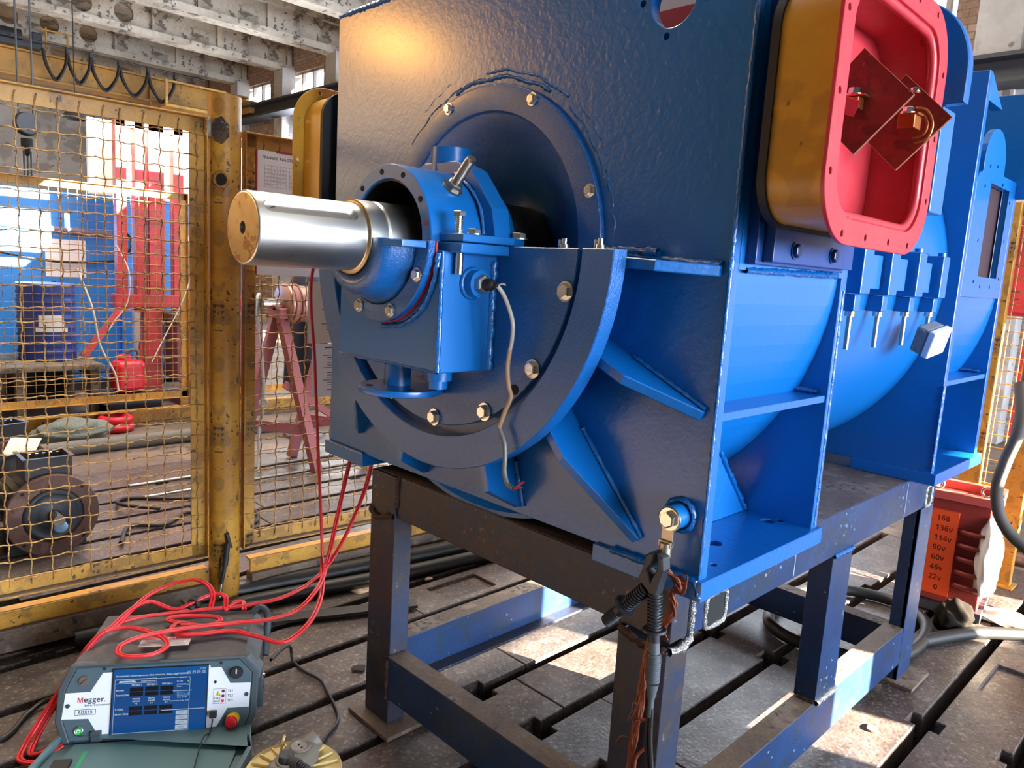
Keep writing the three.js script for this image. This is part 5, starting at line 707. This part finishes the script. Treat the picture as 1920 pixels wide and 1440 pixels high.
{ // pale blue machine cabinet with panels
  const t = thing('blue_cabinet', 'tall light blue machine cabinet in the sun behind the far fence', 'cabinet', -7.4, 0, -0.4);
  obj('body', span(-0.35, 0.3, 0.1, 2.02, -0.85, 0.9, 0.02), skyBlue, t); obj('door', span(0.3, 0.325, 0.2, 1.98, -0.32, 0.86, 0.006), skyBlue, t); obj('door', span(0.3, 0.325, 0.2, 1.98, -0.83, -0.35, 0.006), skyBlue, t); obj('plinth', span(-0.33, 0.28, 0.001, 0.1, -0.83, 0.88), greySteel, t); obj('handle', span(0.325, 0.345, 1.0, 1.14, -0.28, -0.25), greySteel, t);
  obj('white_sheet', span(0.326, 0.33, 1.18, 1.55, -0.56, -0.2, 0.001), SM({ color: 0xf0efec, roughness: 0.8 }), t);
  obj('conduit', [tube([[0.33, 1.7, 0.85], [0.34, 1.66, 0], [0.34, 1.62, -0.8]], 0.03, 30)], SM({ color: 0x7a6f7e, roughness: 0.6 }), t); obj('hose', tube([[0.35, 1.55, 0.8], [0.36, 1.4, 0.2], [0.36, 1.33, -0.3], [0.36, 1.34, -0.6], [0.36, 1.36, -0.83]], 0.012, 40), blackRubber, t);
  const t2 = thing('blue_cabinet', 'deeper blue cabinet behind the red frame', 'cabinet', -7.6, 0, -1.75); obj('body', span(-0.3, 0.3, 0.05, 2.3, -0.75, 0.46, 0.02), skyBlue, t2); obj('door', span(0.3, 0.322, 0.15, 2.24, -0.7, 0.4, 0.006), skyBlue, t2); obj('coil', new THREE.TorusGeometry(0.13, 0.014, 8, 28).rotateY(1.57).translate(0.35, 1.55, 0.42), blackRubber, t2);
}
{ // red welded frame of a press
  const t = thing('red_press', 'tall red steel frame with four uprights beyond the far fence', 'frame', -6.2, 0, 0);
  for (const [a, b] of [[-0.98, -1.07], [-1.145, -1.235], [-1.265, -1.41], [-1.495, -1.59]]) obj('upright', span(-0.05, 0.05, 0.9, 2.68, b, a, 0.004), redFrame, t);
  obj('sill', span(-0.08, 0.08, 0.95, 1.07, -2.3, -0.95, 0.004), redFrame, t); obj('head', span(-0.05, 0.05, 2.6, 2.68, -2.3, -0.98, 0.004), redFrame, t);
  obj('post', span(-0.05, 0.06, 0.001, 0.95, -1.36, -1.2, 0.004), redFrame, t); obj('post', span(-0.05, 0.06, 0.001, 0.95, -2.25, -2.12, 0.004), redFrame, t);
  obj('brace', bar([0.09, 0.5, -0.66], [0.05, 0.93, -1.0], 0.06, 0.06), redFrame, t); obj('brace', bar([0.02, 0.001, -1.12], [0.02, 0.6, -1.2], 0.05, 0.05), redFrame, t);
  for (let k = 0; k < 8; k++) obj('stiffener', span(0.05, 0.056, 1.15 + k * 0.2, 1.165 + k * 0.2, -1.405, -1.27, 0.001), redFrame, t);
}
tag(obj('pale_partition', [span(-6.75, -6.7, 2.0, 2.72, -2.6, -0.9, 0.01), span(-6.75, -6.7, 0.002, 2.0, -1.39, -1.3, 0.004), span(-6.75, -6.7, 0.002, 2.0, -2.6, -2.5, 0.004)], SM({ color: 0xe9e2d6, roughness: 0.8 })), 'pale panel shining in the sun behind the red uprights', 'panel');
{ const t = thing('machine_base', 'dull red grey machine base beside the red frame', 'machine', -6.1, 0, -1.9), m = SM({ color: 0x7c4a50, roughness: 0.6, bumpMap: gritBump, bumpScale: 0.002 }); obj('body', span(-0.2, 0.2, 0.25, 0.82, -0.4, 0.48, 0.01), m, t); obj('top', span(-0.22, 0.22, 0.82, 0.9, -0.42, 0.5, 0.01), dustSteel, t); obj('skid', [span(-0.18, 0.18, 0.001, 0.1, -0.38, -0.28), span(-0.18, 0.18, 0.001, 0.1, 0.34, 0.44)], m, t); obj('recess', span(0.2, 0.203, 0.12, 0.24, -0.38, 0.4, 0), dark, t); }
{ const t = thing('red_jug', 'bright red plastic jug behind the far fence', 'jug', -5.75, 0.2, -0.93), m = SM({ color: 0xd2142e, roughness: 0.35 }); obj('body', rb(0.2, 0.3, 0.27, 0, 0.15, 0, 0.06, 4), m, t); obj('neck', cyl(0.05, 0.06, 0.06, 24, 0, 0.32, 0.03), m, t); obj('grip', tube([[0.0, 0.3, -0.09], [0.0, 0.38, -0.08], [0.0, 0.38, 0.0], [0, 0.33, 0.02]], 0.016, 20), greyPlastic, t); tag(obj('low_bench', [span(-6, -5.5, 0.14, 0.198, -1.2, -0.65), span(-5.95, -5.88, 0.001, 0.14, -1.15, -0.7), span(-5.62, -5.55, 0.001, 0.14, -1.15, -0.7)], greySteel), 'low steel step under the red jug', 'step'); }
tag(obj('red_hose_coil', [new THREE.TorusGeometry(0.11, 0.035, 10, 28).rotateX(Math.PI / 2).translate(-5.1, 0.036, -0.62), new THREE.TorusGeometry(0.1, 0.033, 10, 28).rotateX(Math.PI / 2).translate(-5.1, 0.1, -0.62)], SM({ color: 0xc8162c, roughness: 0.4 })), 'bright red hose coil on the floor under the far fence', 'hose');
{ // hanging white ribbons and cords seen through the mesh
  const m = SM({ color: 0xcfc8be, roughness: 0.7 }); const cord = (label, pts, r) => tag(obj('pale_rope', tube(pts, r, 40, 6), m), label, 'rope', 'pale ropes hanging on the far fence');
  cord('pale rope hanging past the blue drum, frayed at its end', [[-5.3, 1.32, -0.42], [-5.2, 1.0, -0.5], [-5.2, 0.7, -0.55], [-5.2, 0.45, -0.66], [-5.2, 0.32, -0.68]], 0.008);
  cord('pale rope hanging in front of the blue cabinet', [[-5.3, 1.52, -0.72], [-5.2, 1.3, -0.78], [-5.2, 1.05, -0.76], [-5.2, 0.9, -0.66], [-5.2, 0.8, -0.6]], 0.005);
  cord('pale rope hanging in front of the red frame', [[-5.3, 1.67, -1.3], [-5.2, 1.3, -1.28], [-5.2, 1.05, -1.2], [-5.2, 0.75, -1.05], [-5.2, 0.55, -0.95]], 0.005);
}
// ---------------------------------------------------------------- crane, hook, runway, lamps
{
  const t = thing('bridge_crane', 'yellow bridge crane girder high across the hall with festoon cable', 'crane', -17.9, 0, 0), m = SM({ color: 0xffffff, map: worn(512, 2, [176, 128, 52], [160, 116, 48], [110, 84, 52], 0.68, [140, 104, 50], 0.56, 14), roughness: 0.5 });
  obj('girder', [span(-0.22, 0.22, 4.98, 5.46, -7.6, 7.6, 0.02), span(-0.28, 0.28, 4.94, 4.98, -7.6, 7.6, 0.005), span(-0.28, 0.28, 5.46, 5.5, -7.6, 7.6, 0.005)], m, t);
  obj('end_carriage', span(-0.9, 0.9, 5.0, 5.3, -7.75, -7.35, 0.02), m, t); obj('platform', [span(0.25, 1.3, 4.72, 4.78, -6.6, -5.2, 0.005), span(0.25, 0.31, 4.78, 5.4, -5.26, -5.2, 0.004), span(1.24, 1.3, 4.78, 5.3, -5.26, -5.2, 0.004), span(1.24, 1.28, 5.26, 5.3, -6.6, -5.2, 0.003)], m, t);
  const tr = obj('trolley', [span(-0.3, 0.5, 5.5, 5.62, -3.0, -1.6, 0.02)], greySteel, t); obj('winch', [cylZ(0.16, -2.7, -2.1, 24, 0.1, 5.75), rb(0.3, 0.3, 0.25, 0.15, 5.76, -1.85, 0.03), rb(0.25, 0.28, 0.2, 0.2, 5.74, -2.95, 0.03)], greySteel, tr); obj('railing', [rod([0.4, 5.6, -3.1], [0.4, 6.0, -3.1], 0.02), rod([0.4, 5.6, -3.5], [0.4, 5.95, -3.5], 0.02), rod([0.4, 5.95, -3.0], [0.4, 5.95, -3.6], 0.02)], m, tr);
  const pegs = [-2.95, -3.4, -3.85, -4.42, -5.02, -5.62], ys = [5.5, 5.52, 5.48, 5.48, 5.46, 5.46];
  for (let k = 0; k + 1 < pegs.length; k++) { const a = pegs[k], b = pegs[k + 1], y = ys[k]; obj('festoon_loop', [0, 1].map((q) => tube([[0.72 + q * 0.05, y, a], [0.72 + q * 0.05, y - 0.3, a - (a - b) * 0.12], [0.72 + q * 0.05, y - 0.56 - q * 0.05, (a + b) / 2], [0.72 + q * 0.05, y - 0.3, b + (a - b) * 0.12], [0.72 + q * 0.05, y, b]], 0.028, 30, 6)), blackRubber, t); obj('cable_hanger', [rb(0.12, 0.1, 0.06, 0.74, y + 0.04, b, 0.01), rod([0.74, y + 0.05, b], [0.74, y + 0.12, b], 0.015)], greySteel, t); }
  obj('messenger_rail', rod([0.74, 5.62, -1.6], [0.74, 5.56, -6.3], 0.02), greySteel, t);
}
struct('runway_beam', [span(-24, -3.2, 4.86, 4.9, -7.7, -7.3, 0), span(-24, -3.2, 5.14, 5.18, -7.7, -7.3, 0), span(-24, -3.2, 4.9, 5.14, -7.52, -7.48, 0)], SM({ color: 0x2c3036, roughness: 0.6 }));
struct('runway_beam', [span(-3.1, 9.9, 3.6, 3.64, -7.7, -7.3, 0), span(-3.1, 9.9, 3.84, 3.88, -7.7, -7.3, 0), span(-3.1, 9.9, 3.64, 3.84, -7.52, -7.48, 0)], SM({ color: 0x2c3036, roughness: 0.6 }));
struct('pilaster', [span(-0.95, -0.35, 0, 6.8, -7.99, -7.72, 0.01)], plaster); 
{ const t = thing('crane_hook', 'dark hook block hanging on chains against the grey end wall', 'hook', -10, 2.36, -1.1); obj('block', [new THREE.SphereGeometry(0.15, 24, 16).scale(0.7, 1, 1).translate(0, 0.63, 0), cylX(0.13, -0.12, 0.12, 24, 0.63, 0)], greySteel, t); obj('swivel', [cyl(0.07, 0.07, 0.1, 18, 0, 0.4, 0), new THREE.TorusGeometry(0.07, 0.02, 8, 20).translate(0, 0.32, 0)], dark, t); for (const s of [-1, 0, 1]) obj('chain', rod([0, 0.3, s * 0.04], [0, -0.05, s * 0.04], 0.012), greySteel, t); for (const s of [-1, 1]) obj('fall', rod([0, 0.7, s * 0.08], [0, 3.6, s * 0.08], 0.012, 6), greySteel, t); }
{ const t = thing('pendant_lamp', 'dark dome lamp hanging high before the grey end wall', 'lamp', -14, 3.72, -2.7); obj('shade', new THREE.LatheGeometry([[0.2, 0], [0.19, 0.06], [0.13, 0.16], [0.05, 0.2], [0.03, 0.28]].map((p) => new THREE.Vector2(...p)), 32), SM({ color: 0x3a3a3c, roughness: 0.5, side: THREE.DoubleSide }), t); obj('cord', rod([0, 0.28, 0], [0, 2.3, 0], 0.01, 6), blackRubber, t); }
{ const t = thing('wall_bracket', 'triangular grey jib bracket on the end wall column', 'bracket', -12, 0, -2.5); obj('mast', span(-0.06, 0.06, 0.001, 3.7, -0.06, 0.06), greySteel, t); obj('arm', bar([0, 3.3, 0], [0, 3.3, -0.7], 0.05, 0.08), greySteel, t); obj('strut', bar([0, 3.65, 0], [0, 3.3, -0.65], 0.03, 0.03), greySteel, t); }
// warm floodlight at the front left, seen only as its reflection in the blue enamel
{
  const t = thing('floodlight', 'warm floodlight on a mast out in the hall', 'floodlight', -6.6, 0, 4.4); obj('mast', [cyl(0.05, 0.06, 4.1, 20, 0, 2.06, 0), cyl(0.3, 0.32, 0.03, 32, 0, 0.016, 0)], greySteel, t);
  const h = obj('lamp_housing', rb(0.62, 0.4, 0.16, 0, 0, 0, 0.02), greySteel, t), gl = obj('lamp_glass', rb(0.56, 0.34, 0.01, 0, 0, 0.084, 0.004), SM({ color: 0xffe6b0, emissive: 0xffc060, emissiveIntensity: 6, roughness: 0.4 }), h);
  h.position.set(0, 4.2, 0); h.lookAt(-0.4, 2.0, 0); 
  const p = V(-6.6, 4.2, 4.4), d = V(-0.4, 2.0, 0).sub(p).normalize(); p.addScaledVector(d, 0.11); daylight(0.56, 0.34, p.x, p.y, p.z, -0.4, 2.0, 0, 0xffb04a, 130);
}

// ---------------------------------------------------------------- right side and floor
{
  const t = thing('welding_transformer', 'red welding transformer with an orange tap board under the stand end', 'transformer', 0.565, 0, -2.68, 0.12);
  const red = SM({ color: 0x8a2a22, roughness: 0.5, bumpMap: gritBump, bumpScale: 0.002 }), org = canvasTex(256, 640, (g, w, h) => { g.fillStyle = '#d8481a'; g.fillRect(0, 0, w, h); g.fillStyle = '#5a1408'; g.font = 'bold 58px sans-serif'; ['168', '136v', '114v', '90v', '60v', '46v', '22v', '0'].forEach((s, i) => g.fillText(s, s === '0' ? 150 : 104, 76 + i * 76)); });
  obj('core', span(-0.13, 0.13, 0.05, 0.56, -0.16, 0.1, 0.008), red, t); obj('base', [span(-0.15, 0.15, 0.004, 0.05, -0.17, 0.12, 0.004)], greySteel, t);
  obj('top_frame', [span(-0.16, 0.16, 0.56, 0.60, -0.18, -0.14), span(-0.16, 0.16, 0.56, 0.60, 0.09, 0.13), span(-0.16, -0.12, 0.56, 0.6, -0.14, 0.09), span(0.12, 0.16, 0.53, 0.6, -0.14, 0.09)], SM({ color: 0xb44a40, roughness: 0.4 }), t);
  for (let k = 0; k < 5; k++) obj('winding', new THREE.TorusGeometry(0.09, 0.012, 8, 32).rotateX(Math.PI / 2).translate(0.08, 0.16 + k * 0.065, 0.04), red, t);
  const b = obj('tap_board', sheet(0.15, 0.41).translate(-0.07, 0.3, 0.125), SM({ map: org, roughness: 0.4, color: 0xffffff }), t, true); obj('board_back', span(-0.147, 0.007, 0.092, 0.508, 0.105, 0.1235, 0.001), SM({ color: 0xc8401a, roughness: 0.4 }), t);
  for (let k = 0; k < 8; k++) obj('tap_screw', hexBolt(0.009, 0.9).map((g) => place(g, [-0.122, 0.468 - k * 0.0487, 0.125], [0, 0, 1])), chrome, t);
  for (const x of [-0.1, 0.1]) obj('lifting_eye', [new THREE.TorusGeometry(0.022, 0.006, 8, 20).translate(x, 0.625, 0.1)], zincDull, t);
}
lumpy('cloth_wrap', 'white cloth hung over the sunlit side of the red transformer', 'cloth', 0.715, 0.14, -2.62, 0.05, 0.2, 0.1, SM({ color: 0xdad4c8, roughness: 0.9 }), 7);
lumpy('leather_bag', 'dark brown round bag on the floor before the red transformer', 'bag', 0.655, 0.0, -2.42, 0.075, 0.075, 0.09, SM({ color: 0x17120d, roughness: 0.95, specularIntensity: 0.3 }), 5);
lumpy('rag', 'white rag lying on the floor right of the transformer', 'rag', 0.83, 0.0, -2.72, 0.15, 0.022, 0.1, SM({ color: 0xdcd6ca, roughness: 0.9 }), 9);
tag(obj('ring_hose', tube([[0.048, 0.03, -1.9], [0.12, 0.03, -1.72], [0.25, 0.03, -1.66], [0.411, 0.03, -1.69], [0.552, 0.03, -1.76], [0.615, 0.03, -1.94], [0.61, 0.03, -2.19], [0.546, 0.03, -2.36], [0.4, 0.03, -2.45], [0.2, 0.03, -2.4], [0.05, 0.03, -2.2]], 0.026, 100, 12, true), SM({ color: 0x1d1c1b, roughness: 0.5 })), 'thick black hose lying in a ring on the floor behind the stand legs', 'hose');
tag(obj('floor_hose', tube([[0.62, 0.028, -2.12], [0.75, 0.028, -2.4], [0.9, 0.028, -2.57], [1.25, 0.028, -2.95]], 0.027, 50, 12), SM({ color: 0x161514, roughness: 0.6 })), 'thick black hose running off to the right edge', 'hose');
tag(obj('grey_hose', [tube([[0.78, 1.16, -2.35], [0.825, 1.0, -2.22], [0.8, 0.86, -2.2], [0.785, 0.74, -2.2], [0.805, 0.64, -2.2], [0.85, 0.57, -2.2], [0.95, 0.5, -2.2]], 0.024, 60, 12), rod([0.79, 1.3, -2.42], [0.805, 0.92, -2.28], 0.022)], SM({ color: 0x4e463f, roughness: 0.75 })), 'grey brown hose hanging in a curve at the right edge', 'hose');
fencePanel('yellow wire mesh fence panel at the right, behind the rear of the motor', 0.4, -3.35, 0, 2.2, 0.45, 2.0, 0.07, 9, 'yellow fence at the right', false, 0.003);
for (const [x, l] of [[0.45, 'yellow steel fence post just right of the rear motor frame'], [0.66, 'second yellow steel fence post at the right edge']]) { const t = thing('fence_post', l, 'post', x, 0, -3.25); obj('tube', [rb(0.1, 2.0, 0.05, 0, 1.002, 0, 0.006)], yellowFence, t); obj('base_plate', rb(0.14, 0.012, 0.12, 0, 0.0065, 0), yellowFence, t); for (let k = 0; k < 7; k++) obj('tie', bx(0.012, 0.01, 0.06, 0.04, 0.5 + k * 0.2, 0.0), yellowWire, t); }
{ const t = thing('red_cabinet', 'dark red cabinet behind the yellow fence at the right edge', 'cabinet', 0.62, 0, -4.35); obj('body', span(-0.3, 0.6, 1.41, 1.96, -0.2, 0.25, 0.01), redFrame, t); obj('door', span(-0.28, 0.58, 1.43, 1.94, 0.25, 0.265, 0.005), redFrame, t); obj('stand', [span(-0.26, -0.2, 0.001, 1.41, -0.15, -0.09), span(0.5, 0.56, 0.001, 1.41, -0.15, -0.09)], redFrame, t); tag(obj('red_pipe', rod([0.25, 1.99, -4.0], [1.4, 1.99, -4.0], 0.035, 16), pinkPaint), 'faded red pipe above the red cabinet', 'pipe'); obj('bracket', span(-0.2, 0.4, 1.955, 1.97, -0.1, 0.3, 0.002), redFrame, t); }
tag(obj('flange_ring', new THREE.LatheGeometry([[0.11, 0], [0.2, 0], [0.2, 0.05], [0.11, 0.05], [0.11, 0]].map((p) => new THREE.Vector2(...p)), 48).translate(0.62, 0.002, -3.85), rustBrown), 'brown steel flange ring lying on the floor behind the transformer', 'flange');
{ const t = thing('floor_pipe', 'black pipe along the floor under the near mesh fence', 'pipe'); obj('pipe', tube([[-1.72, 0.05, 1.6], [-1.65, 0.05, 0.8], [-1.52, 0.05, 0.0], [-1.41, 0.05, -0.66], [-1.32, 0.05, -1.3], [-1.2, 0.05, -2.2]], 0.046, 80, 16), SM({ color: 0x26241f, roughness: 0.4, bumpMap: gritBump, bumpScale: 0.002 }), t); }
{ const t = thing('floor_pipe', 'second black pipe along the floor, closer to the stand', 'pipe'); obj('pipe', tube([[-1.5, 0.036, 0.6], [-1.4, 0.036, -0.1], [-1.28, 0.036, -0.7], [-1.2, 0.036, -1.3], [-1.1, 0.036, -2.2]], 0.033, 80, 14), SM({ color: 0x211f1c, roughness: 0.45 }), t); }
{ const R = rng(44), chip = (name, label, x, z, s, c) => { const pts = [...Array(9)].map((_, i) => { const a = i / 9 * 6.283, r = s * (0.6 + 0.5 * R()); return [r * Math.cos(a) * 0.8, r * Math.sin(a)]; }); const o = obj(name, exY(shp(pts), 0.003, 0.009, 0.001), SM({ color: c, roughness: 0.9 })); o.position.set(x, 0, z); tag(o, label, 'scrap'); };
  chip('cardboard_scrap', 'brown cardboard scrap on the floor plate at the right', 0.71, -1.3, 0.028, 0x8a6648); chip('yellow_crumb', 'yellow crumb of paint on the floor behind the stand leg', -1.38, -1.08, 0.028, 0x9a8428); chip('rag_scrap', 'small pale scrap by the floor pocket', -1.2, -0.85, 0.025, 0x8a6f66); chip('leaf_scrap', 'dark sliver of scrap on the floor by the test lead', -0.72, -0.14, 0.035, 0x2e2622); }
{ const t = thing('side_bar', 'flat steel strip leaning low between the pipe and the stand', 'steel strip'); obj('strip', [bar([-1.24, 0.02, -0.05], [-1.0, 0.02, -0.62], 0.07, 0.012)], SM({ color: 0x2a2622, roughness: 0.6 }), t); }
{ const t = thing('battery_clip', 'small black clip hooked on the foot of the round post', 'clip', -1.42, 0.15, 0.06); obj('body', [rod([0, 0.07, 0], [-0.02, 0.16, -0.02], 0.012), rod([0.01, 0.0, 0.02], [0, 0.07, 0], 0.008), rod([-0.015, 0.14, -0.03], [-0.03, 0.2, -0.02], 0.009)], blackRubber, t); obj('jaw', rod([0.01, 0, 0.02], [0.02, -0.05, 0.03], 0.005), zincDull, t); }
renderer.render(scene, camera);
